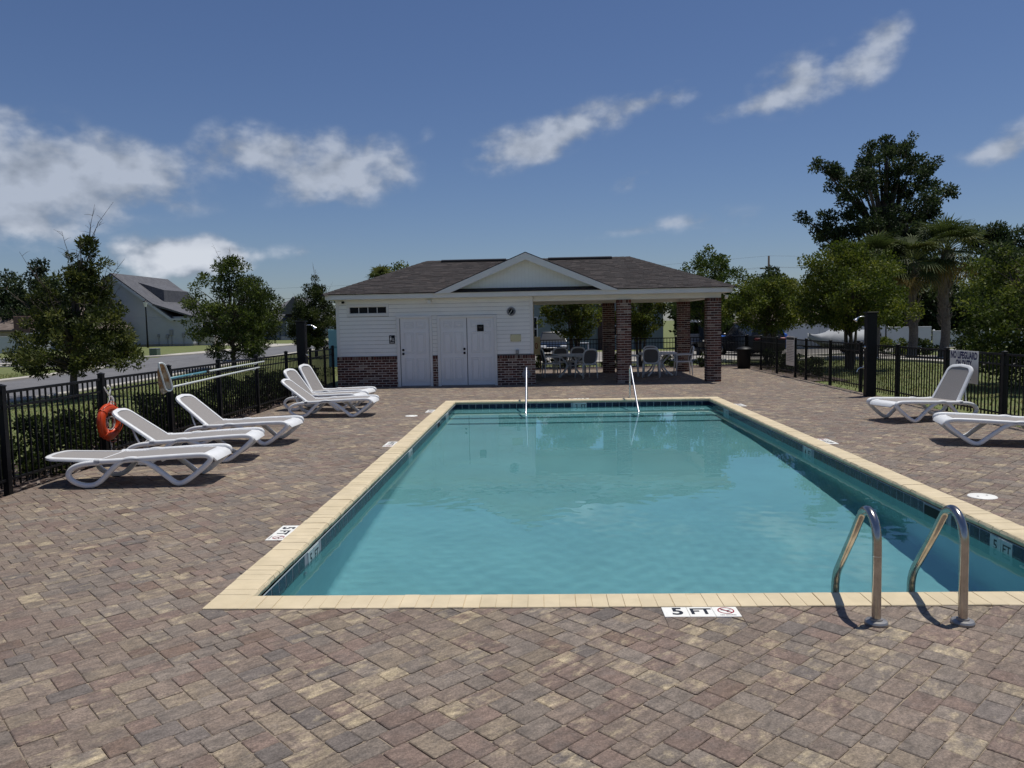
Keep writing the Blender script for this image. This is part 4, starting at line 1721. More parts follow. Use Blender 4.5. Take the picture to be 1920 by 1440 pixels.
    b = MB()
    b.lathe([(0, .122), (.016, .122), (.012, .128), (0, .13)], 12, Matrix.Rotation(R(95), 4, 'X'))
    b.build('lens', W['glass'], t, True)
    # second camera under the pavilion corner
    t = empty('security_camera', (5.13, HY + .08, 2.40), 0, 'white security camera hanging under the pavilion corner eave', 'camera')
    b = MB()
    b.tube([(0, 0, .08), (0, 0, .03), (.05, -.04, .0)], .012, 8)
    b.build('arm', W['trim'], t)
    b = MB()
    b.lathe([(0, -.05), (.04, -.05), (.045, 0), (.045, .05), (.03, .06), (0, .06)], 14, Matrix.Translation((.06, -.05, -.05)) @ Matrix.Rotation(R(60), 4, 'X'))
    b.build('housing', W['trim'], t, True, 40)


on_wall()


# ================================================================== fences
def fence(name, label, p0, p1, posts, ph=1.20, group=None, rail_top=1.13, gap=.104, start=0.0):
    p0, p1 = Vector((*p0, 0)), Vector((*p1, 0))
    d = p1 - p0
    L_ = d.length
    ang = math.atan2(d.y, d.x)
    t = empty(name, p0, ang, label, 'fence')
    pb = MB()
    pb.box((-.032, -.032, -.1), (.032, .032, ph - .02))
    pb.box((-.038, -.038, ph - .02), (.038, .038, ph - .008))
    pb.add([(-.036, -.036, ph - .008), (.036, -.036, ph - .008), (.036, .036, ph - .008), (-.036, .036, ph - .008), (0, 0, ph + .012)], [(0, 1, 4), (1, 2, 4), (2, 3, 4), (3, 0, 4)])
    pm = pb.mesh('post', W['fence'])
    kb = MB()
    kb.box((-.0085, -.0085, .07), (.0085, .0085, rail_top - .03))
    km = kb.mesh('picket', W['fence'])
    for s_ in posts:
        obj('post', pm, t, (s_, 0, 0))
    ends = list(posts)
    for a, c in zip(ends[:-1], ends[1:]):
        for (z, h, w) in ((rail_top - .03, .032, .030), (rail_top - .19, .026, .026), (.14, .026, .026)):
            b = MB()
            b.box((a + .033, -w / 2, z), (c - .033, w / 2, z + h))
            b.build('rail', W['fence'], t)
        n = max(1, round((c - a - .1) / gap))
        for k in range(n):
            x = a + .05 + (c - a - .1) * (k + .5) / n
            obj('picket', km, t, (x, 0, 0))
    return t


fence('fence', 'black metal picket fence beside the left loungers and hedge', (-5.86, 4.42), (-5.86, 21.6), [0, 1.87, 3.70, 5.61, 7.48, 9.36, 11.24, 13.12, 15.0, 16.3, 17.14])
fence('fence', 'black metal picket fence along the right side behind the lifeguard sign', (7.45, 9.10), (7.45, 27.9), [0, 1.75, 3.50, 5.25, 7.18, 9.02, 10.9, 12.7, 13.6, 15.35, 17.1, 18.8], 1.16, rail_top=1.12)
fence('fence', 'black metal picket fence behind the shaded pavilion tables', (-.5, 27.95), (7.45, 27.95), [0, 1.8, 3.6, 5.4, 7.0, 7.9], 1.14, rail_top=1.10)


# ================================================================== loungers
def make_lounger(angle, name='sun_lounger'):
    root = empty(name)
    path = [(-.36, .287), (-.46, .284), (-.57, .270), (-.66, .238), (-.712, .185), (-.712, .132), (-.66, .078), (-.58, .042), (-.50, .031), (-.42, .046), (-.345, .098), (-.275, .168), (-.20, .242), (-.12, .298), (-.02, .322), (.09, .305),
            (.195, .252), (.295, .178), (.385, .104), (.45, .050), (.505, .031), (.57, .050), (.65, .102), (.735, .168), (.81, .232), (.86, .285), (.855, .325), (.80, .343), (.70, .345), (.50, .338), (.25, .326), (.05, .316), (-.2, .302), (-.42, .298)]
    P = [(v.x, v.y) for v in catmull([(p[0], p[1], 0) for p in path], 4)]
    for s_ in (-1, 1):
        b = MB()
        b.sweep_xz(P, s_ * .332, .056, .058)
        b.build('side_frame', W['resin'], root, True, 50)
    for s_ in (-1, 1):
        b = MB()
        b.bbox((.47, s_ * .328 - .024, 0), (.53, s_ * .328 + .024, .02), .004)
        b.build('foot_pad', W['rubber'], root)
        b = MB()
        b.bbox((-.53, s_ * .328 - .024, 0), (-.47, s_ * .328 + .024, .012), .003)
        b.build('foot_pad', W['rubber'], root)
    # seat frame: slab that follows the seat line and rolls down at the foot
    prof = [(-.40, .318), (-.3, .312), (-.15, .316), (.0, .325), (.2, .338), (.4, .345), (.6, .348), (.74, .346), (.83, .338), (.89, .312), (.915, .27)]
    b = MB()
    n = len(prof)
    ys = (-.302, -.285, .285, .302)

    def nrm(i):
        a, c = prof[max(i - 1, 0)], prof[min(i + 1, n - 1)]
        d = Vector((c[0] - a[0], 0, c[1] - a[1])).normalized()
        return Vector((-d.z, 0, d.x))
    for i, (x, z) in enumerate(prof):
        k = 1.0 if i < 7 else 1 - (i - 6) ** 2 * .012
        nv = nrm(i)
        for y in ys:
            dz = -.010 if abs(y) > .29 else 0
            b.v.append((x + nv.x * dz, y * k, z + nv.z * dz))
        for y in ys:
            b.v.append((x - nv.x * .03, y * k, z - nv.z * .03))
    for i in range(n - 1):
        o_, q = i * 8, (i + 1) * 8
        for j in range(3):
            b.f.append((o_ + j, q + j, q + j + 1, o_ + j + 1))
            b.f.append((o_ + 4 + j, o_ + 5 + j, q + 5 + j, q + 4 + j))
        b.f.append((o_, o_ + 4, q + 4, q))
        b.f.append((o_ + 3, q + 3, q + 7, o_ + 7))
    b.f.append((0, 1, 2, 3, 7, 6, 5, 4))
    q = (n - 1) * 8
    b.f.append((q + 4, q + 5, q + 6, q + 7, q + 3, q + 2, q + 1, q))
    b.build('seat_frame', W['resin'], root, True, 45)
    b = MB()
    sp = [p for p in prof if p[0] < .83]
    for i, (x, z) in enumerate(sp):
        yk = .252 if x < .7 else (.245 if x < .78 else .20)
        nv = nrm(i)
        for y in (-yk, -yk * .5, 0, yk * .5, yk):
            sag = -.004 * (1 - (y / yk) ** 2)
            b.v.append((x + nv.x * .003, y, z + .0045 + sag * .5))
    m_ = 5
    for i in range(len(sp) - 1):
        for j in range(m_ - 1):
            a = i * m_ + j
            b.f.append((a, a + m_, a + m_ + 1, a + 1))
    b.build('seat_sling', W['sling'], root, True)
    # backrest, built along -x from the hinge and then raised
    hx, hz = -.38, .318
    Ln = .67

    def outline(off_):
        pts = []
        w0, w1 = .302 - off_, .275 - off_
        r_ = .13 - off_ * .6
        L2 = Ln - off_
        pts.append((off_ * .4, -w0))
        for k in range(7):
            a = R(180 + 90 * k / 6)
            pts.append((-(L2 - r_) + r_ * math.cos(a), (w1 - r_) + 0 * a))
            pts.pop()
        arc1 = [(-(L2 - r_) - r_ * math.sin(R(15 * k)), -(w1 - r_) - r_ * math.cos(R(15 * k))) for k in range(7)]
        arc2 = [(-(L2 - r_) - r_ * math.cos(R(15 * k)), (w1 - r_) + r_ * math.sin(R(15 * k))) for k in range(7)]
        return pts + arc1 + [(-L2 - .018 + off_ * .05, 0)] + arc2 + [(off_ * .4, w0)]
    Rm = Matrix.Translation((hx, 0, hz)) @ Matrix.Rotation(R(angle), 4, 'Y')
    zc = lambda x: .035 * (x / Ln) ** 2 * 1.0      # gentle curve of the back
    O, I = outline(0), outline(.052)
    n = len(O)
    b = MB()
    for ring, z0, z1 in ((O, -.034, -.004), (I, -.034, .002)):
        pass
    rings = [(O, -.034), (O, -.008), ([(o[0] * .75 + i[0] * .25, o[1] * .75 + i[1] * .25) for o, i in zip(O, I)], .004), (I, .003), (I, -.034)]
    for ring, z in rings:
        for (x, y) in ring:
            b.v.append(tuple(Rm @ Vector((x, y, z + zc(x)))))
    for k in range(len(rings)):
        k2 = (k + 1) % len(rings)
        for i in range(n):
            i2 = (i + 1) % n
            b.f.append((k * n + i, k * n + i2, k2 * n + i2, k2 * n + i))
    b.build('backrest_frame', W['resin'], root, True, 50)
    b = MB()
    for (x, y) in I:
        b.v.append(tuple(Rm @ Vector((x, y, -.004 + zc(x)))))
    xs = [0.02 - .6 * k / 8 for k in range(9)]
    half = len(I) // 2
    b.v = []
    for i in range(half + 1):
        a, c = I[i], I[n - 1 - i]
        for j in range(5):
            u = j / 4
            x, y = a[0] * (1 - u) + c[0] * u, a[1] * (1 - u) + c[1] * u
            b.v.append(tuple(Rm @ Vector((x, y, -.003 + zc(x) - .006 * (1 - (2 * u - 1) ** 2)))))
    for i in range(half):
        for j in range(4):
            a = i * 5 + j
            b.f.append((a, a + 1, a + 6, a + 5))
    b.build('backrest_sling', W['sling'], root, True)
    for s_ in (-1, 1):
        b = MB()
        b.bbox((hx - .045, s_ * .328 - .032, hz - .045), (hx + .035, s_ * .328 + .032, hz + .014), .012)
        b.build('hinge_cap', W['resin'], root, True, 40)
    # prop bar under the back
    if angle > 6:
        a = Rm @ Vector((-.34, 0, -.035))
        b = MB()
        for s_ in (-1, 1):
            b.tube([(a.x, s_ * .2, a.z), ((a.x - .56) / 2, s_ * .24, (a.z + .25) / 2), (-.56, s_ * .27, .262)], .013, 8)
        b.tube([(-.57, -.3, .262), (-.57, .3, .262)], .013, 8)
        b.build('prop_bar', W['resin'], root, True)
    # cross bar under the seat
    b = MB()
    b.tube([(.33, -.33, .30), (.33, .33, .30)], .018, 8)
    b.tube([(-.12, -.33, .285), (-.12, .33, .285)], .018, 8)
    b.build('cross_bar', W['resin'], root, True)
    return root


LOUNGERS = [
    (-4.62, 8.72, 4, 0, 'white sun lounger lying flat nearest the camera on the left'),
    (-4.72, 10.12, 8, 34, 'white sun lounger with half raised back in front of the orange life ring'),
    (-4.63, 11.58, -2, 38, 'white sun lounger with raised back below the hanging pool net'),
    (-4.13, 14.92, 0, 36, 'front white lounger of the three raised ones near the brick wall'),
    (-4.60, 16.05, -10, 52, 'middle white lounger of the three raised ones near the brick wall'),
    (-4.66, 17.10, -11, 58, 'rearmost white lounger of the three raised ones, closest to the brick wall'),
    (6.52, 13.20, 196, 58, 'white sun lounger with raised back below the no lifeguard sign'),
    (6.40, 10.62, 166, 0, 'white sun lounger cut off by the right picture edge'),
]
for (x, y, a, ang, lab) in LOUNGERS:
    t = make_lounger(ang)
    t.location = (x, y, 0.0)
    t.rotation_euler = (0, 0, R(a))
    tag(t, lab, 'sun lounger', 'white sun loungers on the pool deck')


# ================================================================== rails, markers, lids
def build_ladder():
    t = empty('pool_ladder', (2.16, 4.40, 0), 0, 'stainless pool ladder with two looped rails at the near edge', 'ladder')
    for x in (1.916 - 2.16, 2.405 - 2.16):
        pts = [(x, -.017, 0.0), (x, -.012, .22), (x, -.008, .44), (x, .004, .53), (x, .045, .60), (x, .115, .634), (x, .185, .612), (x, .235, .555), (x, .33, .425), (x, .50, .21), (x, .565, .125), (x, .595, .05), (x, .602, -.05), (x, .602, -.5), (x, .602, -1.15)]
        P = catmull(pts, 5)
        b = MB()
        b.tube(P, .0255, 16)
        b.build('rail', W['steel'], t, True, 60)
        b = MB()
        b.lathe([(.0, 0), (.062, 0), (.064, .012), (.058, .022), (.035, .026), (.034, .034), (0, .034)], 24, Matrix.Translation((x, -.017, 0)))
        b.build('flange', W['escut'], t, True, 35)
    for z in (-.45, -.75, -1.05):
        b = MB()
        b.bbox((-.22, .56, z), (.22, .64, z + .03), .008)
        b.build('tread', W['steel'], t)
    # scratched sleeve joint on one rail
    b = MB()
    b.tube([(1.916 - 2.16, -.0085, .395), (1.916 - 2.16, -.008, .400)], .0268, 16)
    b.build('sleeve_ring', W['chrome'], t, True, 60)


build_ladder()
for (x, lab) in ((-.31, 'left chrome handrail sloping into the shallow end'), (2.03, 'right chrome handrail sloping into the shallow end, beside the brick pillar')):
    t = empty('pool_handrail', (x, 17.47, 0), 0, lab, 'handrail', 'handrails at the shallow end')
    pts = [(0, 0, 0), (0, 0, .3), (0, 0, .6), (0, -.03, .70), (0, -.12, .74), (0, -.22, .69), (0, -.6, .44), (0, -1.1, .12), (0, -1.42, -.08), (0, -1.54, -.18), (0, -1.58, -.35), (0, -1.58, -.75)]
    b = MB()
    b.tube(catmull(pts, 5), .0205, 14)
    b.build('rail', W['chrome'], t, True, 60)
    b = MB()
    b.lathe([(.0, 0), (.055, 0), (.056, .012), (.03, .02), (.028, .03), (0, .03)], 20)
    b.build('flange', W['escut'], t, True, 35)


def depth_marker(x, y, rz, digit, label):
    """three tiles read from outside the pool; origin at the middle of the strip"""
    t = empty('depth_marker', (x, y, 0), rz, label, 'depth marker', 'depth marker tiles set in the deck')
    for k, body in ((-1, digit), (0, 'FT'), (1, None)):
        b = MB()
        b.bbox((-.0755 + k * .153, -.076, -.02), (.0755 + k * .153, .076, .003), .0018)
        tl = b.build('tile', W['white_tile'], t)
        if body:
            o = obj('lettering', text_mesh(body, .15 if body != 'FT' else .125, W['ink'], .009), tl, (k * .153 + (.012 if k < 0 else 0), 0, .0042))
        else:
            b = MB()
            n = 28
            c = (k * .153, .014)
            for i in range(n):
                a0, a1 = 2 * math.pi * i / n, 2 * math.pi * (i + 1) / n
                b.add([(c[0] + .05 * math.cos(a0), c[1] + .05 * math.sin(a0), .0042), (c[0] + .05 * math.cos(a1), c[1] + .05 * math.sin(a1), .0042),
                       (c[0] + .042 * math.cos(a1), c[1] + .042 * math.sin(a1), .0042), (c[0] + .042 * math.cos(a0), c[1] + .042 * math.sin(a0), .0042)], [(0, 1, 2, 3)])
            b.add([(c[0] - .033, c[1] + .026, .0047), (c[0] - .027, c[1] + .033, .0047), (c[0] + .033, c[1] - .026, .0047), (c[0] + .027, c[1] - .033, .0047)], [(3, 2, 1, 0)])
            b.build('prohibition_ring', W['red_ink'], tl)
            b = MB()
            z = .0038
            b.add([(c[0] - .03, c[1] + .010, z), (c[0] - .026, c[1] + .016, z), (c[0] + .004, c[1] + .004, z), (c[0] + .03, c[1] + .016, z), (c[0] + .033, c[1] + .010, z), (c[0] + .010, c[1] - .004, z), (c[0] + .014, c[1] - .022, z), (c[0] + .006, c[1] - .024, z), (c[0] - .002, c[1] - .006, z)],
                  [(0, 8, 2, 1), (2, 8, 5), (2, 5, 4, 3), (8, 7, 6, 5)])
            b.build('diver_symbol', W['ink'], tl)
            o = obj('lettering', text_mesh('NO DIVING', .018, W['ink'], .004), tl, (k * .153, -.056, .0042))


depth_marker(.952, 4.578, 0, '5', 'near white 5 ft no diving tiles left of the pool ladder')
depth_marker(-2.243, 6.435, -math.pi / 2, '5', 'white 5 ft no diving tiles beside the near left coping')
depth_marker(-2.243, 11.23, -math.pi / 2, '4', 'white 4 ft tiles beside the left coping, opposite the flat loungers')
depth_marker(-2.243, 15.43, -math.pi / 2, '3', 'white 3 ft tiles at the far left pool corner')
depth_marker(4.063, 10.97, math.pi / 2, '4', 'white 4 ft tiles beside the right coping near the cut off lounger')
depth_marker(4.063, 15.73, math.pi / 2, '3', 'white 3 ft tiles at the far right pool corner')
depth_marker(4.063, 6.13, math.pi / 2, '5', 'white 5 ft tiles at the right picture edge, beside the coping')
depth_marker(.87, 17.478, math.pi, '3', 'white 3 ft tiles behind the far coping between the handrails')

for (x, y, r_, lab) in ((4.274, 7.512, .128, 'round white skimmer lid in the deck right of the pool'), (-2.50, 14.67, .118, 'round white skimmer lid in the deck left of the pool')):
    t = empty('skimmer_lid', (x, y, 0), R(20), lab, 'lid', 'skimmer lids in the deck')
    b = MB()
    b.lathe([(0, -.01), (r_, -.01), (r_ + .002, .002), (r_ - .004, .007), (r_ - .012, .006), (r_ - .016, .0075), (0, .009)], 36)
    b.build('cover', W['white_tile'], t, True, 30)
    for s_ in (-1, 1):
        b = MB()
        b.lathe([(0, .0088), (.011, .0088), (.011, .0094), (0, .0094)], 10, Matrix.Translation((s_ * r_ * .45, 0, 0)))
        b.build('finger_hole', W['ink'], t)


# ================================================================== life ring, net and poles on the left fence
def build_lifering():
    t = empty('life_ring', (-5.76, 9.98, .55), 0, 'orange life ring hanging by white rope on the black fence', 'life ring')
    Rr, r_ = .185, .062
    b = MB()
    n, m_ = 40, 14
    for i in range(n):
        a = 2 * math.pi * i / n
        for k in range(m_):
            c = 2 * math.pi * k / m_
            rad = Rr + r_ * math.cos(c)
            b.v.append((r_ * .85 * math.sin(c), rad * math.cos(a), rad * math.sin(a)))
    for i in range(n):
        for k in range(m_):
            b.f.append((i * m_ + k, i * m_ + (k + 1) % m_, ((i + 1) % n) * m_ + (k + 1) % m_, ((i + 1) % n) * m_ + k))
    b.build('ring', W['orange'], t, True)
    b = MB()
    for k in range(4):
        a0 = R(45 + 90 * k)
        pts = [(.03 * math.sin(math.pi * q / 8) + .02, (Rr + r_ + .02 * math.sin(math.pi * q / 8)) * math.cos(a0 + R(90) * q / 8), (Rr + r_ + .02 * math.sin(math.pi * q / 8)) * math.sin(a0 + R(90) * q / 8)) for q in range(9)]
        b.tube(pts, .004, 6)
    b.build('grab_rope', W['orange'], t, True)
    for k in range(4):
        a0 = R(45 + 90 * k)
        b = MB()
        P = []
        for q in range(13):
            c = 2 * math.pi * q / 12
            rad = Rr + (r_ + .003) * math.cos(c)
            P.append(((r_ * .85 + .003) * math.sin(c), rad * math.cos(a0), rad * math.sin(a0)))
        b.tube(P, .008, 6, cap=False)
        b.build('band', W['orange'], t, True)
    b = MB()
    top = .42
    for k in range(9):
        y0 = random.uniform(-.10, .12)
        pts = [(.01 + random.uniform(-.015, .02), .05 + random.uniform(-.02, .02), top - .08), (random.uniform(-.01, .04), .05 + y0 * .5 + random.uniform(-.03, .03), .30), (random.uniform(.0, .05), y0, .21), (random.uniform(0, .05), y0 * .7 + random.uniform(-.03, .03), .12)]
        b.tube(catmull(pts, 4), .0045, 5)
    for (ya, yb) in ((-.05, .02), (.07, .13)):
        b.tube(catmull([(.0, .05, top - .08), (.01, ya, top), (0, ya - .01, top + .05), (-.03, yb, top + .02), (.0, .05, top - .06)], 4), .005, 5)
    for k in range(5):
        a = random.uniform(0, 6)
        pts = [(random.uniform(-.02, .03), .02 + .08 * math.cos(a + q) + random.uniform(-.02, .02), -.02 + .09 * math.sin(a + q)) for q in range(5)]
        b.tube(catmull(pts, 3), .0045, 5)
    b.tube(catmull([(.0, -.0, -.25), (.01, .01, -.36), (0, .0, -.47)], 3), .005, 5)
    b.build('rope_coil', W['rope'], t, True)


build_lifering()


def build_net():
    t = empty('pool_net', (-5.72, 11.4, 1.0), 0, 'pool skimmer net with stained mesh hanging on the left fence', 'pool net')
    # D shaped frame in the y-z plane, leaning
    pts = [(.0, -.07, .25), (.03, .02, .24), (.04, .10, .12), (.05, .17, -.04), (.05, .20, -.15), (.02, .15, -.18), (.0, .09, -.14), (0, .02, .0), (0, -.05, .15)]
    P = catmull([Vector((p[0], p[1], p[2])) for p in pts], 5, closed=True)
    b = MB()
    b.tube(P + [P[0]], .015, 8, cap=False)
    b.build('frame', W['polewhite'], t, True)
    b = MB()
    n = len(P)
    cen = sum(P, Vector()) / n
    rings = [P, [cen + (p - cen) * .8 + Vector((-.05, 0, -.07)) for p in P], [cen + (p - cen) * .45 + Vector((-.07, -.02, -.16)) for p in P]]
    for r_ in rings:
        b.v += [tuple(p) for p in r_]
    b.v.append(tuple(cen + Vector((-.07, -.03, -.20))))
    for k in range(2):
        for i in range(n):
            j = (i + 1) % n
            b.f.append((k * n + i, k * n + j, (k + 1) * n + j, (k + 1) * n + i))
    for i in range(n):
        b.f.append((2 * n + i, 2 * n + (i + 1) % n, 3 * n))
    b.build('mesh_bag', W['netmesh'], t, True)
    b = MB()
    b.tube([(.03, .19, -.13), (.02, 1.2, -.11), (-.02, 2.6, -.085), (-.06, 4.2, -.06)], .0165, 10)
    b.build('pole', W['polewhite'], t, True)
    t = empty('telescopic_pole', (-5.74, 11.55, 1.0), 0, 'faded blue and white telescopic pole resting along the left fence', 'pole')
    b = MB()
    b.tube([(0, 0, 0), (-.01, 1.5, .02)], .019, 10)
    b.build('outer_tube', W['poleblue'], t, True)
    b = MB()
    b.tube([(-.01, 1.5, .02), (-.06, 4.4, .045)], .0155, 10)
    b.build('inner_tube', W['polewhite'], t, True)
    b = MB()
    b.lathe([(0, -.05), (.024, -.05), (.025, .05), (0, .05)], 12, Matrix.Translation((-.01, 1.5, .02)) @ Matrix.Rotation(math.pi / 2, 4, 'X'))
    b.build('clamp', W['black'], t, True, 40)
    for y in (1.0, 3.2):
        pass
    t = empty('pole_hooks', (-5.83, 11.9, .85), 0, 'small white hooks holding the poles on the left fence', 'hook')
    for (y, z) in ((.5, .02), (3.3, .06), (.5, .14), (3.4, .17)):
        b = MB()
        b.tube([(0, y, z + .03), (.05, y, z), (.10, y, z), (.125, y, z + .03)], .006, 6)
        b.build('hook', W['polewhite'], t, True)


build_net()


# ================================================================== showers and signs
def shower(x, y, h, side, lab):
    t = empty('pool_shower', (x, y, 0), 0, lab, 'shower')
    b = MB()
    b.bbox((-.105, -.09, 0), (.105, .09, h - .02), .01)
    b.build('post', W['black'], t)
    b = MB()
    b.bbox((-.125, -.11, h - .02), (.125, .11, h + .005), .006)
    b.build('cap', W['fence'], t)
    b = MB()
    b.tube(catmull([(side * .10, -.0, h - .1), (side * .17, 0, h - .095), (side * .24, 0, h - .10), (side * .29, 0, h - .135)], 4), .012, 8)
    arm = b.build('shower_arm', W['chrome'], t, True)
    b = MB()
    b.lathe([(0, 0), (.018, 0), (.03, .05), (.048, .075), (.048, .085), (0, .088)], 14, Matrix.Translation((side * .28, 0, h - .12)) @ Matrix.Rotation(side * R(140), 4, 'Y'))
    b.build('shower_head', W['chrome'], arm, True, 40)
    b = MB()
    b.tube(catmull([(side * .10, -.0, .62), (side * .19, 0, .63), (side * .25, 0, .60), (side * .28, 0, .54)], 4), .012, 8)
    b.lathe([(0, -.02), (.02, -.02), (.02, .02), (0, .02)], 10, Matrix.Translation((side * .14, 0, .66)))
    b.build('foot_tap', W['chrome'], t, True, 40)
    b = MB()
    b.lathe([(0, 0), (.03, 0), (.03, .02), (.012, .03), (.012, .06), (0, .06)], 12, Matrix.Translation((side * .105, -.02, 1.08)) @ Matrix.Rotation(side * math.pi / 2, 4, 'Y'))
    b.build('push_button', W['chrome'], t, True, 40)


shower(-5.62, 18.0, 1.885, 1, 'black shower post behind the three raised loungers')
shower(7.22, 17.08, 1.84, -1, 'black shower post at the right fence left of the palms')


def sign_plane(name, loc, rz, w, h, m, label, cat='sign'):
    t = empty(name, loc, rz, label, cat)
    b = MB()
    b.bbox((-w / 2, -.004, -h / 2), (w / 2, .004, h / 2), .0015)
    p = b.build('panel', m, t)
    return t, p


t, p = sign_plane('lifeguard_sign', (7.41, 13.71, .848), -math.pi / 2, .90, .56, W['signwhite'], 'white no lifeguard on duty sign hung on the right fence')
for (body, z, s_) in (('NO LIFEGUARD', .19, .165), ('ON DUTY', .045, .165), ('SWIM AT YOUR', -.10, .11), ('OWN RISK', -.21, .11)):
    if s_ < .12:
        continue
    o = obj('lettering', text_mesh(body, s_, W['navy_ink'], .016), p, (0, -.0052, z), (math.pi / 2, 0, 0))
    bb = [v.co.x for v in o.data.vertices]
    o.scale = (min(.84, .073 * len(body)) / (max(bb) - min(bb)), 1, 1)
for k in range(1, 3):
    b = MB()
    b.box((-.18, -.0052, -.10 - .06 * k), (.24, -.0046, -.085 - .06 * k))
    b.build('small_print', W['navy_ink'], p)
t, p = sign_plane('rules_sign', (7.41, 23.05, .76), -math.pi / 2, .74, .86, W['signwhite'], 'tall pale pool rules sign on the right fence near the bin')
b = MB()
b.box((-.34, -.0052, .33), (.34, -.0046, .40))
b.build('heading', W['ink'], p)
for k in range(13):
    b = MB()
    z = .28 - k * .048
    x = -.32
    while x < .30 - (k % 3) * .06:
        l = random.uniform(.03, .09)
        b.box((x, -.0052, z - .007), (min(x + l, .32), -.0046, z + .007))
        x += l + .018
    b.build('text_line', W['grey_ink'], p)
t, p = sign_plane('notice_board', (-.16, 26.6, .93), 0, .36, .62, W['beige'], 'beige notice board with a red oval beside the pavilion wall')
b = MB()
n = 20
for i in range(n):
    a0, a1 = 2 * math.pi * i / n, 2 * math.pi * (i + 1) / n
    b.add([(.04 + .05 * math.cos(a0), -.0052, .10 * math.sin(a0)), (.04 + .05 * math.cos(a1), -.0052, .10 * math.sin(a1)), (.04 + .03 * math.cos(a1), -.0052, .075 * math.sin(a1)), (.04 + .03 * math.cos(a0), -.0052, .075 * math.sin(a0))], [(0, 1, 2, 3)])
b.build('oval_mark', W['red_ink'], p)
for s_ in (-1, 1):
    b = MB()
    b.bbox((s_ * .16 - .02, .005, -.93), (s_ * .16 + .02, .04, .3), .004)
    b.build('leg', W['wood'], t)


# ================================================================== tables and chairs in the pavilion
def make_chair(W_=None):
    t = empty('patio_chair')
    for (sx, sy) in ((-1, -1), (1, -1), (-1, 1), (1, 1)):
        b = MB()
        x0, y0 = sx * .235, sy * .23
        top = .62 if sy < 0 else .44
        b.tube([(x0 * 1.08, y0 * 1.12, 0), (x0, y0, .42), (x0 * 1.0, y0 * (1.0 if sy < 0 else .95), top)], [.017, .024, .02], 8)
        b.build('leg', W['greyresin'], t, True)
    b = MB()
    b.bbox((-.25, -.24, .41), (.25, .22, .445), .014)
    b.build('seat', W['greyresin'], t, True, 40)
    for s_ in (-1, 1):
        b = MB()
        b.tube(catmull([(s_ * .25, -.26, .60), (s_ * .27, -.24, .64), (s_ * .275, -.05, .655), (s_ * .265, .15, .66), (s_ * .235, .25, .66)], 4), [.02] * 17, 8)
        b.build('armrest', W['greyresin'], t, True)
    # oval back frame, leaning back
    n = 28
    M = Matrix.Translation((0, .25, .66)) @ Matrix.Rotation(R(-14), 4, 'X')

    def ov(rx, rz):
        P = []
        for i in range(n):
            a = 2 * math.pi * i / n
            c, s_ = math.cos(a), math.sin(a)
            e = .62
            P.append(M @ Vector((rx * abs(c) ** e * (1 if c > 0 else -1), 0, rz * abs(s_) ** e * (1 if s_ > 0 else -1))))
        return P
    O = ov(.235, .235)
    b = MB()
    b.tube(O + [O[0]], .026, 8, cap=False)
    b.build('back_frame', W['greyresin'], t, True)
    I = ov(.215, .215)
    b = MB()
    b.v = [tuple(p) for p in I] + [tuple(p + Vector((0, .008, 0))) for p in I]
    b.f = [tuple(range(n)), tuple(range(2 * n - 1, n - 1, -1))] + [(i, i + n, (i + 1) % n + n, (i + 1) % n) for i in range(n)]
    b.build('back_mesh', W['chairmesh'], t)
    b = MB()
    for s_ in (-1, 1):
        b.tube([(s_ * .18, .20, .42), (s_ * .19, .22, .48)], .022, 8)
    b.build('back_stile', W['greyresin'], t, True)
    return t


W['greyresin'] = mat('weathered_grey_resin', (0.78, 0.78, 0.77), 0.5, 0.05, 8, coords='obj')
W['chairmesh'] = mat('dark_chair_mesh', lin(108, 104, 102), 0.85, 0.15, 60)


def make_table():
    t = empty('patio_table')
    b = MB()
    n = 32
    b.prism([(.62 * math.cos(2 * math.pi * i / n), .44 * math.sin(2 * math.pi * i / n)) for i in range(n)], .69, .72)
    b.prism([(.60 * math.cos(2 * math.pi * i / n), .42 * math.sin(2 * math.pi * i / n)) for i in range(n)], .66, .6895)
    b.build('table_top', W['greyresin'], t)
    for sx in (-1, 1):
        for sy in (-1, 1):
            b = MB()
            b.tube(catmull([(sx * .34, sy * .26, .67), (sx * .20, sy * .15, .50), (sx * .13, sy * .10, .36), (sx * .22, sy * .17, .16), (sx * .40, sy * .30, .0)], 4), .026, 8)
            b.build('leg', W['greyresin'], t, True)
    b = MB()
    b.bbox((-.15, -.12, .34), (.15, .12, .37), .008)
    b.build('shelf', W['greyresin'], t)
    return t


tb = make_table()
tb.location = (.98, 24.45, 0)
tag(tb, 'white oval patio table in the pavilion left of the front pillar', 'table', 'patio tables in the pavilion')
t2 = copy_tree(tb)
t2.location = (3.72, 24.45, 0)
t2.rotation_euler = (0, 0, R(8))
t2['label'] = 'white oval patio table between the two pillar pairs'
ch = make_chair()
CH = [(.35, 24.35, 100, 'white patio chair seen side on at the left end of the left table'), (.70, 25.15, 5, 'left one of two chairs behind the left pavilion table'), (1.22, 25.2, -8, 'right one of two chairs behind the left pavilion table'),
      (1.42, 23.75, 205, 'white patio chair with its back to the pool at the left table'), (2.82, 24.2, 80, 'white patio chair half hidden by the front pillar'), (3.42, 23.70, 168, 'white patio chair with its back to the pool at the right table'),
      (3.60, 25.1, -5, 'white patio chair behind the right pavilion table'), (4.50, 24.35, -92, 'white patio chair seen side on at the right end of the right table')]
for i, (x, y, a, lab) in enumerate(CH):
    c = ch if i == 0 else copy_tree(ch)
    c.location = (x, y, 0)
    c.rotation_euler = (0, 0, R(a))
    tag(c, lab, 'chair', 'white chairs in the pavilion')

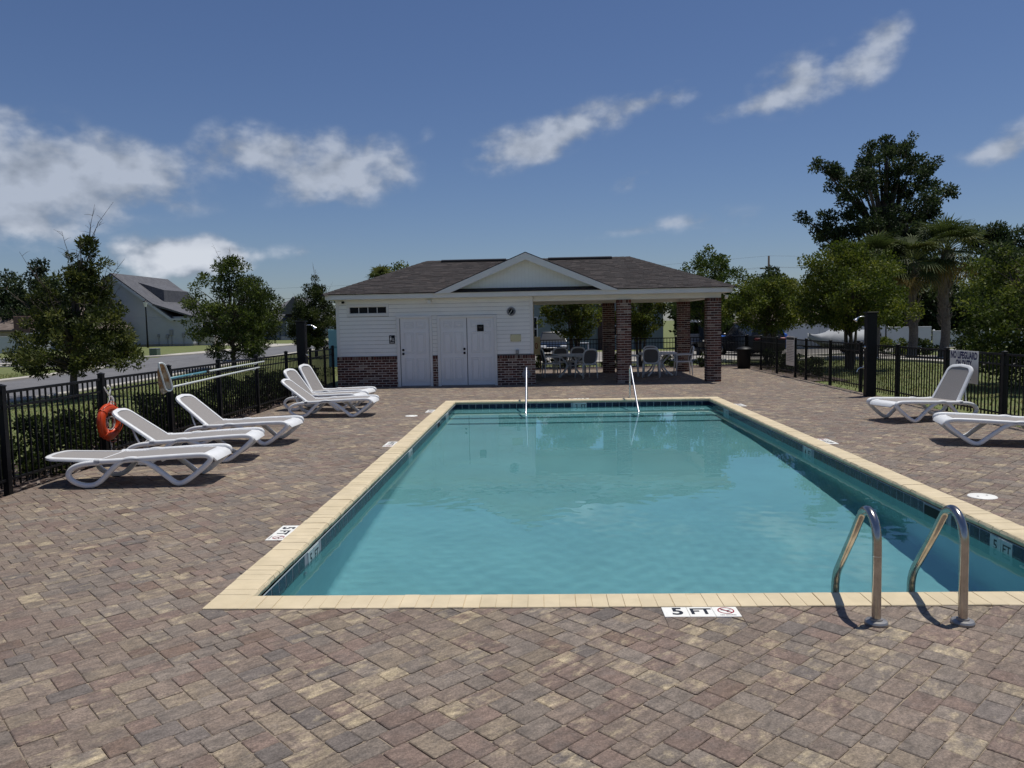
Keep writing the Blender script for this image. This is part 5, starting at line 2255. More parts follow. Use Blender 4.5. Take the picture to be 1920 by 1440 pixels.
# bin
t = empty('trash_bin', (7.12, 27.1, 0), 0, 'black trash bin in the far right deck corner', 'bin')
b = MB()
b.lathe([(0, 0), (.20, 0), (.215, .02), (.24, .60), (.25, .64), (0, .64)], 20)
b.build('body', W['black'], t, True, 40)
b = MB()
b.lathe([(0, .64), (.265, .64), (.27, .68), (.2, .74), (.0, .77)], 20)
b.build('lid', W['fence'], t, True, 40)


# ================================================================== vegetation
G_DARK = [lin(34, 42, 22), lin(46, 56, 28), lin(60, 70, 34), lin(80, 86, 44)]
G_OAK = [lin(34, 44, 28), lin(46, 58, 36), lin(60, 72, 44), lin(82, 92, 56)]
G_MYRTLE = [lin(54, 66, 28), lin(72, 84, 34), lin(92, 101, 42), lin(116, 119, 54)]
G_HEDGE = [lin(28, 36, 18), lin(38, 48, 22), lin(52, 64, 28), lin(78, 88, 42)]
G_PALM = [lin(60, 70, 38), lin(78, 88, 48), lin(98, 102, 60), lin(120, 112, 70)]


def leaves(cen, rad, n, ll, lw, pal, r, up=.25, out=.5):
    cen = np.asarray(cen, float)
    rad = np.asarray(rad, float)
    w = rad ** 2
    k = r.choice(len(cen), n, p=w / w.sum())
    d = r.normal(size=(n, 3))
    d /= np.linalg.norm(d, axis=1)[:, None]
    rr = rad[k] * r.uniform(0, 1, n) ** .45
    p = cen[k] + d * rr[:, None] * np.array([1, 1, .8])
    dirv = d * out + r.normal(size=(n, 3)) * .6 + np.array([0, 0, up])
    dirv /= np.linalg.norm(dirv, axis=1)[:, None]
    q = np.cross(dirv, r.normal(size=(n, 3)))
    q /= np.linalg.norm(q, axis=1)[:, None] + 1e-9
    l = ll * r.uniform(.65, 1.35, n)[:, None]
    ww = lw * r.uniform(.7, 1.3, n)[:, None]
    V = np.stack([p, p + dirv * l * .45 + q * ww, p + dirv * l, p + dirv * l * .45 - q * ww], 1)
    pal = np.array(pal)
    cb = r.uniform(0, 1, len(cen))[k] * .55 + r.uniform(0, 1, n) * .45
    ix = np.clip((cb * len(pal)).astype(int), 0, len(pal) - 1)
    C = pal[ix] * r.uniform(.8, 1.2, (n, 1))
    return V, C


def crown_points(prof, n, r, lean=(0, 0), lump=.3):
    """clump centres inside a crown given as (height, radius) pairs"""
    zs = np.array([p[0] for p in prof])
    rs = np.array([p[1] for p in prof])
    out = []
    ph = r.uniform(0, 6.28, 6)
    H = zs[-1] - zs[0]
    while len(out) < n:
        z = r.uniform(zs[0], zs[-1])
        R0 = np.interp(z, zs, rs)
        if r.uniform() > (R0 / rs.max()) ** 1.3 + .05:
            continue
        a = r.uniform(0, 6.28)
        mod = 1 + lump * (math.sin(2 * a + ph[0] + z * 1.7) * .4 + math.sin(3 * a + ph[1] - z * 2.3) * .35 + math.sin(5 * a + ph[2] + z * 3.9) * .35)
        rad = R0 * mod * r.uniform(0, 1) ** .42
        t = (z - zs[0]) / H
        out.append((rad * math.cos(a) + lean[0] * t, rad * math.sin(a) + lean[1] * t, z))
    return out


def limbs(b, base, cen, r, r0=.05, every=3, stem_top=None, lean=(0, 0)):
    for i in range(0, len(cen), every):
        c = Vector(cen[i])
        hz = max(min(c.z * .55 + .25, (stem_top or c.z) * .95), .4)
        s_ = Vector((lean[0] * hz / max((stem_top or hz), .1) * .6, lean[1] * hz / max((stem_top or hz), .1) * .6, hz))
        mid = s_.lerp(c, .5) + Vector((0, 0, .12))
        P = catmull([s_, mid, c], 3)
        m_ = len(P)
        b.tube(P, [r0 * (1 - .8 * q / (m_ - 1)) * .5 for q in range(m_)], 5, cap=False)


def tree(name, label, loc, prof, nclump, crad, nleaf, ll, lw, pal, seed, group=None, lean=(0, 0), trunk_r=.07, stems=1, lump=.3, twigs=0, cat='tree', m='leaf', lobes=None, up=.25, every=3):
    r = np.random.default_rng(seed)
    random.seed(seed)
    loc = (loc[0], loc[1], T(loc[0], loc[1]))
    t = empty(name, loc, 0, label, cat, group)
    if lobes:
        cen, rad = [], []
        for (x, y, z, R0) in lobes:
            k = max(3, int(nclump * R0 ** 2 / sum(q[3] ** 2 for q in lobes)))
            for _ in range(k):
                d = r.normal(size=3)
                d /= np.linalg.norm(d)
                q = d * R0 * r.uniform(0, 1) ** .4
                cen.append((x + q[0], y + q[1], z + q[2] * .85))
                rad.append(crad * r.uniform(.6, 1.25))
    else:
        cen = crown_points(prof, nclump, r, lean, lump)
        rad = [crad * r.uniform(.6, 1.3) for _ in cen]
    V, C = leaves(cen, rad, nleaf, ll, lw, pal, r, up)
    b = MB()
    top = max(c[2] for c in cen)
    if stems == 1:
        P = catmull([(0, 0, -.05), (lean[0] * .15 + .02, lean[1] * .1, top * .25), (lean[0] * .5 - .02, lean[1] * .4, top * .55), (lean[0] * .85, lean[1] * .8, top * .9)], 5)
        n = len(P)
        b.tube(P, [trunk_r * (1.25 if i == 0 else 1) * (1 - .85 * (i / (n - 1)) ** 1.2) + .004 for i in range(n)], 10)
    else:
        for k in range(stems):
            a = 2 * math.pi * k / stems + r.uniform(-.4, .4)
            sp = r.uniform(.25, .5)
            P = catmull([(.08 * math.cos(a), .08 * math.sin(a), -.05), (.16 * math.cos(a), .16 * math.sin(a), top * .2), (sp * .7 * math.cos(a), sp * .7 * math.sin(a), top * .5), (sp * 1.5 * math.cos(a), sp * 1.5 * math.sin(a), top * .82)], 4)
            n = len(P)
            b.tube(P, [trunk_r * (1 - .8 * i / (n - 1)) + .004 for i in range(n)], 7)
    limbs(b, loc, cen, r, trunk_r * .8, every, top, lean)
    for k in range(twigs):
        c = cen[int(r.integers(len(cen)))]
        c = max((cen[int(r.integers(len(cen)))] for _ in range(5)), key=lambda q: q[2] + .5 * math.hypot(q[0], q[1]))
        d = Vector((c[0] - lean[0] * .5, c[1], 1.1)).normalized() + Vector((r.uniform(-.3, .3), r.uniform(-.3, .3), .3))
        l = r.uniform(.4, 1.0)
        p0 = Vector(c)
        P = [p0, p0 + d * l * .5 + Vector((r.uniform(-.05, .05), 0, .03)), p0 + d * l + Vector((r.uniform(-.1, .1), 0, -.02))]
        b.tube(P, [.010, .007, .003], 4, cap=False)
        for s_ in range(3):
            u = r.uniform(.3, .95)
            q = P[0].lerp(P[2], u)
            e = q + Vector((r.uniform(-.22, .22), r.uniform(-.2, .2), r.uniform(.02, .2)))
            b.tube([q, q.lerp(e, .5) + Vector((0, 0, .02)), e], [.005, .004, .002], 4, cap=False)
    b.build('trunk', W['bark'], t, True)
    obj('crown', np_quads('crown', V, W[m], C), t)
    return t


# street trees beyond the left fence
tree('street_tree', 'young oak with bare twigs at its top, left beyond the fence', (-13.05, 20.9),
     [(.75, 1.2), (1.0, 1.85), (1.35, 1.8), (1.9, 1.45), (2.5, 1.2), (3.0, .9), (3.4, .66), (3.8, .42), (4.15, .2), (4.35, .06)], 210, .22, 26000, .11, .022, [lin(44, 52, 26), lin(60, 68, 33), lin(80, 86, 42), lin(106, 108, 58)], 11, lean=(.62, 0), trunk_r=.10, lump=.45, twigs=40, up=.35)
tree('street_tree', 'round leafy oak between the pale house and the shower post', (-14.0, 34.6),
     [(.55, .9), (1.2, 1.8), (2.1, 2.1), (3.1, 1.8), (4.1, 1.2), (4.9, .35), (5.1, .1)], 170, .33, 20000, .13, .028, [lin(40, 52, 24), lin(54, 66, 30), lin(70, 82, 36), lin(92, 102, 48)], 12, trunk_r=.10, lump=.4, twigs=4)
tree('street_tree', 'darker oak half hidden behind the round leafy oak', (-16.6, 44.0),
     [(.8, .8), (1.5, 1.5), (2.4, 1.7), (3.3, 1.4), (4.3, .5), (4.6, .1)], 90, .37, 9000, .15, .034, G_DARK, 13, trunk_r=.08, lump=.35)
tree('street_tree', 'cone shaped young oak next to the pool house eave', (-13.2, 45.0),
     [(.7, .9), (1.1, 1.5), (2.0, 1.5), (2.9, 1.25), (3.7, .8), (4.3, .4), (4.8, .12)], 170, .3, 24000, .13, .026, G_DARK, 14, trunk_r=.09, lump=.45, twigs=14, up=.5)
# crape myrtles behind the pavilion and along the right
CM = 'crape myrtles around the parking lot'
tree('crape_myrtle', 'bright green crape myrtle behind the left pavilion table', (1.35, 30.1), [(1.15, .45), (1.7, 1.05), (2.3, 1.35), (2.9, 1.3), (3.5, .7)], 100, .24, 13000, .085, .028, G_MYRTLE, 21, CM, trunk_r=.05, stems=5, m='leaf_thin', lump=.4)
tree('crape_myrtle', 'crape myrtle between the two front pillars behind the fence', (3.95, 30.4), [(1.1, .4), (1.7, .95), (2.3, 1.2), (2.9, 1.1), (3.4, .5)], 90, .24, 12000, .085, .028, G_MYRTLE, 22, CM, trunk_r=.05, stems=5, m='leaf_thin', lump=.4)
tree('crape_myrtle', 'tall crape myrtle rising above the right roof end', (7.3, 33.6), [(1.4, .6), (2.2, 1.25), (3.0, 1.5), (3.9, 1.3), (4.6, .6), (4.9, .2)], 110, .28, 12000, .1, .032, [lin(44, 58, 28), lin(58, 74, 34), lin(76, 90, 40), lin(98, 108, 52)], 23, CM, trunk_r=.06, stems=5, m='leaf_thin', lump=.5)
tree('crape_myrtle', 'crape myrtle right of the corner pillar above the bin', (9.0, 30.6), [(1.35, .8), (1.75, 1.6), (2.3, 1.8), (2.9, 1.5), (3.4, .6)], 150, .28, 20000, .085, .028, G_MYRTLE, 24, CM, trunk_r=.05, stems=6, m='leaf_thin', lump=.4)
tree('crape_myrtle', 'broad crape myrtle in front of the big oak, right of the bin', (10.4, 26.2), [(1.45, 1.0), (1.8, 1.9), (2.4, 2.15), (3.0, 1.85), (3.6, 1.2), (4.1, .35)], 220, .3, 34000, .085, .028, G_MYRTLE, 25, CM, trunk_r=.055, stems=6, m='leaf_thin', lump=.45)
tree('crape_myrtle', 'dense crape myrtle at the right picture edge beyond the fence', (11.75, 18.4), [(.1, 1.0), (.7, 1.7), (1.5, 2.0), (2.3, 1.85), (2.9, 1.3), (3.4, .5)], 200, .3, 32000, .08, .026, [lin(50, 60, 28), lin(66, 78, 34), lin(88, 98, 44), lin(114, 120, 60)], 26, CM, trunk_r=.05, stems=6, m='leaf_thin', lump=.35)
tree('crape_myrtle', 'crape myrtle tips showing over the left roof slope', (-5.55, 30.6), [(2.2, .5), (3.0, .7), (3.6, .55), (4.15, .2)], 40, .22, 2200, .09, .03, G_MYRTLE, 27, CM, trunk_r=.05, stems=4, m='leaf_thin', lump=.5)
# the big oak far right
OAK = [(26.5, 13.9, 1.7), (28.6, 12.5, 1.5), (24.8, 12.1, 1.9), (26.9, 10.5, 2.4), (23.1, 10.6, 1.7), (21.3, 12.4, .8), (20.6, 8.8, .95), (23.1, 8.1, 1.8), (26.2, 8.0, 2.3), (29.0, 9.5, 1.3), (29.9, 7.7, 1.0),
       (21.3, 7.1, 1.1), (19.5, 8.8, .5), (28.3, 7.9, 1.5), (24.9, 14.3, .6), (24.1, 6.3, 2.3), (27.0, 5.8, 2.3), (20.4, 12.8, .45), (30.6, 8.0, .6), (22.2, 9.3, .9), (22.3, 11.6, 1.0), (21.7, 8.3, .9), (20.9, 7.9, .7), (22.0, 6.6, 1.3), (30.2, 10.4, .6), (29.6, 11.2, .7), (31.2, 7.3, .6), (22.2, 12.2, .6)]
ro = np.random.default_rng(5)
tree('live_oak', 'huge dark oak towering over the palms on the right', (25.4, 58.0), None, 330, .5, 40000, .22, .06, G_OAK, 31, trunk_r=.42,
     lobes=[(x - 25.4, ro.uniform(-1.5, 1.5), z + .3, r_ * .92) for x, z, r_ in OAK], every=4)
# far trees
for i, (x, y, h, w, lab) in enumerate([(-53.5, 76, 7.6, 3.2, 'dark tree at the left picture edge behind the white fence'), (-49.2, 75, 8.7, 2.9, 'tall dark tree behind the chimney house'), (-46.4, 77, 6.6, 2.6, 'dark tree close behind the young oak on the left'),
                                      (20.6, 70, 6.0, 2.6, 'dark round tree beside the power pole'), (16.2, 74, 5.2, 2.4, 'dark tree low behind the tall crape myrtle'), (11.6, 55.5, 5.0, 2.2, 'dark tree filling the gap between the right pillars'),
                                      (22.6, 55, 5.6, 2.6, 'dark tree behind the white fence, left of the palms'), (27.0, 55, 6.0, 2.9, 'dark tree behind the white fence between the palms'), (31.4, 54, 6.4, 3.1, 'dark tree behind the white fence, right of the palms')]):
    tree('far_tree', lab, (x, y), [(h * .12, w * .6), (h * .3, w), (h * .55, w * .95), (h * .8, w * .65), (h, w * .15)], 90, w * .25, 9000, .30, .09, G_OAK, 40 + i, 'dark trees in the distance', trunk_r=.2, lump=.4, every=6)
for i, (x, h, lab) in enumerate(((34.6, 8.4, 'pine crown above the palms at the right edge, left one'), (36.6, 8.0, 'pine crown at the far right picture edge'))):
    tree('pine_tree', lab, (x, 60.5), None, 70, .5, 4200, .3, .05, G_OAK, 60 + i, 'pines at the right edge', trunk_r=.22, lobes=[(ro.uniform(-1.1, 1.1), ro.uniform(-1, 1), h - ro.uniform(0, 3.2), ro.uniform(.5, .9)) for _ in range(9)] + [(0, 0, h, .6)], every=4)


def shrub(name, label, loc, rx, ry, h, n, ll, lw, pal, seed, group, cat='shrub'):
    r = np.random.default_rng(seed)
    loc3 = (loc[0], loc[1], T(*loc))
    t = empty(name, loc3, 0, label, cat, group)
    cen, rad = [], []
    for _ in range(26):
        a = r.uniform(0, 6.28)
        z = r.uniform(.12, 1) * h
        k = math.sqrt(max(0, 1 - (z / h) ** 3)) * r.uniform(0, 1) ** .4
        cen.append((rx * k * math.cos(a), ry * k * math.sin(a), z * .92))
        rad.append(r.uniform(.09, .17) * (h / .8))
    V, C = leaves(cen, rad, n, ll, lw, pal, r, .35)
    b = MB()
    for c in cen[::3]:
        b.tube([(c[0] * .15, c[1] * .15, 0), (c[0] * .6, c[1] * .6, c[2] * .6), c], [.010, .008, .003], 4, cap=False)
    b.build('stem', W['bark'], t)
    obj('foliage', np_quads('foliage', V, W['leaf'], C), t)


for k in range(17):
    y = 6.6 + k * .9
    shrub('hedge_shrub', 'clipped dark green shrub in the hedge behind the left fence', (-6.42 + random.uniform(-.06, .06), y), .46, .52, random.uniform(.68, .80), 2600, .05, .018, G_HEDGE, 100 + k, 'hedge behind the left fence')
REAR = [(-.1, 29.0, .55, 'low shrub beside the beige notice board'), (.75, 29.2, .5, 'low shrub behind the fence at the left table'), (2.75, 29.1, .55, 'low shrub behind the fence beside the front pillar'), (4.85, 29.1, .45, 'low shrub behind the fence at the right table'),
        (6.2, 28.6, .55, 'spiky low shrub between corner pillar and bin'), (8.1, 27.4, .7, 'dark shrub behind the bin and right fence'), (8.1, 25.4, .75, 'dark shrub behind the rules sign'), (8.15, 23.2, .6, 'dark shrub right of the rules sign')]
for k, (x, y, h, lab) in enumerate(REAR):
    shrub('low_shrub', lab, (x, y), .45, .45, h, 1100, .07, .022, G_HEDGE, 140 + k, 'low shrubs around the pavilion')
for k, (x, y, h, pal, lab) in enumerate([(16.2, 36.5, .9, G_MYRTLE, 'yellow green shrub at the white fence between the palms'), (17.9, 37.0, .8, G_DARK, 'dark shrub at the white fence behind the middle palm'), (20.3, 37.5, 1.2, G_DARK, 'dark round shrub right of the last palm')]):
    shrub('low_shrub', lab, (x, y), .9, .8, h, 1500, .12, .035, pal, 160 + k, 'shrubs by the palms')


def palm(label, loc, h, rad, nf, seed, trunk=True, group='cabbage palms'):
    r = np.random.default_rng(seed)
    t = empty('palm_tree', (loc[0], loc[1], T(*loc)), 0, label, 'palm', group)
    b = MB()
    P = [(.06 * math.sin(i * .7), .04 * math.cos(i), h * i / 10 - .05) for i in range(11)]
    b.tube(P, [.23, .19, .18, .18, .18, .19, .20, .22, .25, .27, .18], 12)
    for k in range(90):
        z = r.uniform(h * .3, h * .98)
        a = r.uniform(0, 6.28)
        rr = .17 + .05 * z / h
        p0 = Vector((rr * math.cos(a), rr * math.sin(a), z))
        d = Vector((math.cos(a) * .5, math.sin(a) * .5, 1)).normalized()
        sd = Vector((-math.sin(a), math.cos(a), 0))
        l = r.uniform(.15, .32)
        for s_ in (-1, 1):
            e = p0 + d * l + sd * s_ * .07
            b.tube([p0 - d * .05, p0 + d * l * .5 + sd * s_ * .02, e], [.035, .028, .012], 4)
    b.build('trunk', W['palmbark'], t, True, 50)
    V, C = [], []
    pal = np.array(G_PALM)
    st = MB()
    for k in range(nf):
        a = 2.4 * k + r.uniform(-.3, .3)
        e = math.asin(r.uniform(-.72, .95)) if k > nf * .3 else R(r.uniform(35, 85))
        d = Vector((math.cos(a) * math.cos(e), math.sin(a) * math.cos(e), math.sin(e)))
        base = Vector((0, 0, h - .08))
        pl = rad * r.uniform(.48, .62)
        tip = base + d * pl + Vector((0, 0, -.10 * pl))
        st.tube([base, base.lerp(tip, .5) + Vector((0, 0, .05)), tip], [.022, .016, .012], 5, cap=False)
        d2 = (d + Vector((0, 0, -.40))).normalized()
        sd = d2.cross(Vector((0, 0, 1)))
        if sd.length < .1:
            sd = Vector((1, 0, 0))
        sd.normalize()
        upv = sd.cross(d2).normalized()
        cb = pal[int(np.clip(r.normal(1.2, .9), 0, 3))] if e > R(-25) else pal[3] * np.array([1.0, .85, .7])
        nl = 21
        for j in range(nl):
            th = R(-108 + 216 * j / (nl - 1))
            dv = (d2 * math.cos(th) + sd * math.sin(th)).normalized()
            l = rad * r.uniform(.42, .56) * (1 - .25 * abs(th) / 1.9)
            mid = tip + dv * l * .55 + upv * .02
            end = tip + dv * l + Vector((0, 0, -.16 * l - r.uniform(0, .1)))
            wv = (dv.cross(upv)).normalized() * .026
            V.append([tuple(tip - wv * .4), tuple(tip + wv * .4), tuple(mid + wv), tuple(mid - wv)])
            V.append([tuple(mid - wv), tuple(mid + wv), tuple(end + wv * .15), tuple(end - wv * .15)])
            c = cb * r.uniform(.75, 1.2)
            C += [c, c]
    st.build('frond_stalks', W['leafstalk'], t, True)
    obj('crown', np_quads('crown', np.array(V), W['leaf'], np.array(C)), t)


W['leafstalk'] = mat('palm_stalk', lin(110, 118, 62), .6, .15, 10)
palm('cabbage palm left of the other two, half behind the crape myrtle', (14.35, 33.6), 4.1, 1.7, 46, 71)
palm('middle cabbage palm with a criss cross trunk on the right', (15.95, 33.6), 4.15, 1.7, 48, 72)
palm('tallest cabbage palm, rightmost of the three', (17.4, 33.8), 4.6, 1.85, 52, 73)
palm('palm crown peeping over the left roof slope', (-6.4, 31.2), 3.45, 1.05, 22, 74, group=None)


# ================================================================== neighbouring houses
def siding_wall(b, x0, x1, y, z0, z1, step=.2):
    z = z0
    while z < z1 - .01:
        zz = min(z + step, z1)
        b.prism([(y - .03, z), (y - .028, z + .02), (y - .008, zz + .004), (y + .02, zz + .004), (y + .02, z)], x0, x1, 'x')
        z += step


def pale_house():
    h = empty('pale_house', (-43, 85, T(-43, 85)), 0, 'pale sided house with steep grey shingle roof across the street', 'house')
    g = T(-43, 85)
    b = MB()
    siding_wall(b, -51.5, -37.0, 81.0, g, 3.0, .22)
    wb(b, 'wall', W['whitesiding'], h)
    b = MB()
    b.box((-51.45, 81.0, g), (-37.05, 93, 3.0))
    wb(b, 'wall', W['whitesiding'], h)
    b = MB()
    b.prism([(-51.5, 3.0), (-39.3, 3.0), (-45.4, 7.5)], 80.985, 81.2, 'y')
    wb(b, 'gable_wall', W['whitesiding'], h)
    b = MB()
    for s_ in (-1, 1):
        A = (-45.4, 7.75)
        Bp = (-45.4 + s_ * 6.55, 2.75)
        b.prism([A, Bp, (Bp[0], Bp[1] - .22), (A[0], A[1] - .25)][::s_], 80.6, 93.3, 'y')
    rf = wb(b, 'roof', W['shingle_grey'], h)
    b = MB()
    b.add([(-41.0, 80.52, 4.42), (-36.5, 80.52, 2.95), (-36.5, 92, 2.95), (-41.0, 92, 4.42), (-41.0, 80.52, 4.2), (-36.5, 80.52, 2.78), (-36.5, 92, 2.78), (-41.0, 92, 4.2)], [(0, 1, 2, 3), (7, 6, 5, 4), (0, 4, 5, 1), (1, 5, 6, 2), (2, 6, 7, 3), (3, 7, 4, 0)])
    wb(b, 'side_roof', W['shingle_grey'], rf)
    # shed dormer on the right slope
    b = MB()
    b.prism([(-44.6, 7.0), (-41.4, 6.0), (-41.4, 4.6), (-42.0, 4.6)], 84, 90, 'y')
    wb(b, 'dormer', W['shingle_grey'], rf)
    for s_ in (1,):
        b = MB()
        b.prism([(-45.4, 7.56), (-38.8, 2.62), (-39.1, 2.5), (-45.4, 7.25)], 80.57, 80.64, 'y')
        wb(b, 'rake_board', W['vinyl'], rf)
    b = MB()
    b.box((-39.1, 80.5, 2.62), (-36.45, 80.56, 2.80))
    wb(b, 'fascia', W['vinyl'], rf)
    for (x, z, w, hh) in ((-39.3, 1.3, .35, .62), (-39.75, .9, .3, .4), (-40.7, 1.0, .22, .3), (-38.0, 1.0, .26, .5)):
        b = MB()
        b.bbox((x - w / 2, 80.8, z - hh / 2), (x + w / 2, 80.965, z + hh / 2), .02)
        b.tube([(x, 80.88, z - hh / 2), (x, 80.9, g)], .03, 6)
        wb(b, 'meter_box', W['greybox'], h)
    b = MB()
    b.box((-51.55, 80.94, g), (-36.95, 93.05, g + .25))
    wb(b, 'foundation', W['escut'], h)
    # porch at the right corner
    b = MB()
    b.box((-36.95, 82.2, g), (-35.2, 83.0, .85))
    wb(b, 'porch_base', W['concrete'], h)
    for x in (-36.6, -35.4):
        b = MB()
        b.bbox((x - .1, 82.1, .85), (x + .1, 82.3, 2.9), .02)
        wb(b, 'porch_post', W['vinyl'], h)
    b = MB()
    b.box((-36.95, 83.2, .9), (-35.5, 83.3, 2.4))
    w_ = wb(b, 'window', W['glass'], h)
    return h


def small_house(label, x0, x1, y0, y1, ze, zr, wallm, roofm, hip=.45, name='house', windows=(), ridge='x'):
    g = T((x0 + x1) / 2, y0)
    h = empty(name, ((x0 + x1) / 2, (y0 + y1) / 2, g), 0, label, 'house')
    b = MB()
    siding_wall(b, x0, x1, y0, g - .3, ze, .2)
    b.box((x0 + .02, y0 + .021, g - .3), (x1 - .02, y1, ze))
    wb(b, 'wall', wallm, h)
    ym = (y0 + y1) / 2
    o = .45
    k = (x1 - x0) * hip * .5
    b = MB()
    b.add([(x0 - o, y0 - o, ze), (x1 + o, y0 - o, ze), (x1 + o, y1 + o, ze), (x0 - o, y1 + o, ze), (x0 + k, ym, zr), (x1 - k, ym, zr), (x0 - o, y0 - o, ze - .15), (x1 + o, y0 - o, ze - .15), (x1 + o, y1 + o, ze - .15), (x0 - o, y1 + o, ze - .15)],
          [(0, 1, 5, 4), (1, 2, 5), (2, 3, 4, 5), (3, 0, 4), (6, 7, 1, 0), (7, 8, 2, 1), (8, 9, 3, 2), (9, 6, 0, 3), (9, 8, 7, 6)])
    r_ = wb(b, 'roof', roofm, h)
    for (xa, xb, za, zb) in windows:
        b = MB()
        b.box((xa, y0 - .06, za), (xb, y0 - .028, zb))
        w_ = wb(b, 'window', W['vinyl'], h)
        for (p, q) in ((za + .07, (za + zb) / 2 - .03), ((za + zb) / 2 + .03, zb - .07)):
            b = MB()
            b.box((xa + .08, y0 - .07, p), (xb - .08, y0 - .055, q))
            wb(b, 'pane', W['glass'], w_)
    return h, r_


pale_house()
h2, r2 = small_house('slate grey house with twin grey roof peaks far down the street', -39.5, -31.0, 106, 116, 2.5, 5.6, W['greysiding'], W['shingle_grey'], .8, 'slate_house', [(-34.9, -33.6, .55, 2.1), (-37.6, -36.6, .7, 2.0)])
b = MB()
b.prism([(-35.6, 3.4), (-31.6, 3.4), (-33.6, 5.75)], 104.4, 112, 'y')
wb(b, 'cross_gable', W['shingle_grey'], r2)
b = MB()
b.bbox((-34.95, 105.2, -.1), (-34.75, 105.4, 2.4), .02)
wb(b, 'porch_post', W['vinyl'], h2)
b = MB()
b.box((-35.6, 104.9, -.2), (-33.0, 105.9, .35))
wb(b, 'porch_base', W['mortar'], h2)
h3, r3 = small_house('low brown roofed house with brick chimney behind the white fence', -58, -43.5, 70.5, 80, 1.9, 4.0, W['tansiding'], W['shingle_brown'], .25, 'chimney_house')
b = MB()
b.bbox((-48.9, 70.0, 1.2), (-47.4, 71.0, 3.15), .03)
wb(b, 'chimney', W['brickfar'] if 'brickfar' in W else mat('far_brick', lin(108, 84, 76), .9, .3, 9), h3)
h4, r4 = small_house('grey green sided house beyond the parking lot behind the pavilion', -1.6, 8.8, 55.2, 66, 3.7, 6.6, W['greensiding'], W['shingle_grey'], .5, 'green_house', [(-.75, -.12, .35, 2.1), (4.9, 6.1, .6, 2.1)])
b = MB()
b.box((4.15, 54.9, T(4, 55)), (4.75, 55.16, 3.6))
wb(b, 'brick_corner', mat('dark_corner_brick', lin(58, 44, 44), .9, .3, 9), h4)
h5, r5 = small_house('brown roofed house behind the white fence left of the boat', 17.5, 24.5, 62, 70, 1.3, 3.1, W['tansiding'], W['shingle_brown'], .5, 'brown_roof_house')

# gazebo
t = empty('gazebo', (28.25, 60, T(28, 60)), 0, 'gazebo with a pale green peaked roof behind the white fence', 'gazebo')
b = MB()
g = T(28, 60)
for k in range(6):
    a0, a1 = R(60 * k), R(60 * (k + 1))
    b.add([(1.05 * math.cos(a0), 1.05 * math.sin(a0), 1.62 - g), (1.05 * math.cos(a1), 1.05 * math.sin(a1), 1.62 - g), (0, 0, 2.35 - g)], [(0, 1, 2)])
b.build('roof', W['teal'], t)
b = MB()
b.lathe([(0, 1.5 - g), (1.0, 1.5 - g), (1.0, 1.615 - g), (0, 1.615 - g)], 6)
b.build('ring_beam', W['wood'], t)
for k in range(6):
    a0 = R(60 * k)
    b = MB()
    b.bbox((.85 * math.cos(a0) - .07, .85 * math.sin(a0) - .07, 0), (.85 * math.cos(a0) + .07, .85 * math.sin(a0) + .07, 1.5 - g), .01)
    b.build('post', W['wood'], t)


# white vinyl fences
def vinyl(label, runs):
    t = empty('vinyl_fence', (runs[0][0], runs[0][1], 0), 0, label, 'fence')
    for (x0, y0, x1, y1, zt, zb) in runs:
        d = Vector((x1 - x0, y1 - y0, 0))
        n = max(1, round(d.length / 1.9))
        for k in range(n):
            p, q = Vector((x0, y0, 0)) + d * k / n, Vector((x0, y0, 0)) + d * (k + 1) / n
            a = math.atan2(d.y, d.x)
            M = Matrix.Translation(p) @ Matrix.Rotation(a, 4, 'Z')
            L_ = (q - p).length
            b = MB()
            b.bbox((.06, -.02, zb), (L_ - .06, .02, zt - .1), .004, M=M)
            wb(b, 'panel', W['vinyl'], t)
            b = MB()
            b.bbox((.06, -.04, zt - .1), (L_ - .06, .04, zt - .02), .008, M=M)
            wb(b, 'rail', W['vinyl'], t)
            b = MB()
            b.bbox((-.06, -.06, zb), (.06, .06, zt), .006, M=M)
            b.add([tuple(M @ Vector(v)) for v in ((-.07, -.07, zt), (.07, -.07, zt), (.07, .07, zt), (-.07, .07, zt), (0, 0, zt + .07))], [(0, 1, 4), (1, 2, 4), (2, 3, 4), (3, 0, 4), (3, 2, 1, 0)])
            wb(b, 'post', W['vinyl'], t)


vinyl('white vinyl privacy fence stepping down behind the palms', [(14.2, 51.0, 22.2, 50.2, 1.3, -.7), (22.3, 50.2, 25.0, 50.0, 1.0, -.8), (25.1, 50.0, 30, 49.4, .72, -.9), (30.1, 49.4, 38, 49, .6, -1.)])
vinyl('white vinyl privacy fence at the left edge before the chimney house', [(-60, 61.5, -45.6, 66.0, 1.35, -.3), (-45.5, 66.1, -45.2, 80, 1.6, -.3)])


# ================================================================== street furniture
t = empty('street_lamp', (-39.6, 76.4, T(-39, 76)), 0, 'thin black street lamp standing before the pale house', 'street lamp')
b = MB()
b.tube([(0, 0, 0), (0, 0, .9), (0, 0, 3.6), (0, 0, 4.1)], [.11, .08, .06, .06], 10)
b.build('pole', W['fence'], t, True)
b = MB()
b.lathe([(0, 4.1), (.10, 4.1), (.24, 4.55), (.22, 4.6), (0, 4.6)], 10)
b.build('lantern', W['lamp_glass'], t)
b = MB()
b.lathe([(0, 4.6), (.26, 4.6), (.18, 4.68), (.03, 4.78), (0, 4.85)], 10)
b.build('lamp_cap', W['fence'], t)
t = empty('power_pole', (26.4, 90, T(26, 90)), 0, 'wooden power pole with crossarm and wires behind the palms', 'power pole')
b = MB()
b.tube([(0, 0, 0), (0, 0, 9.1)], [.16, .11], 8)
b.build('pole', W['wood'], t, True)
b = MB()
b.bbox((-1.0, -.06, 7.6), (1.0, .06, 7.75), .01)
b.build('crossarm', W['wood'], t)
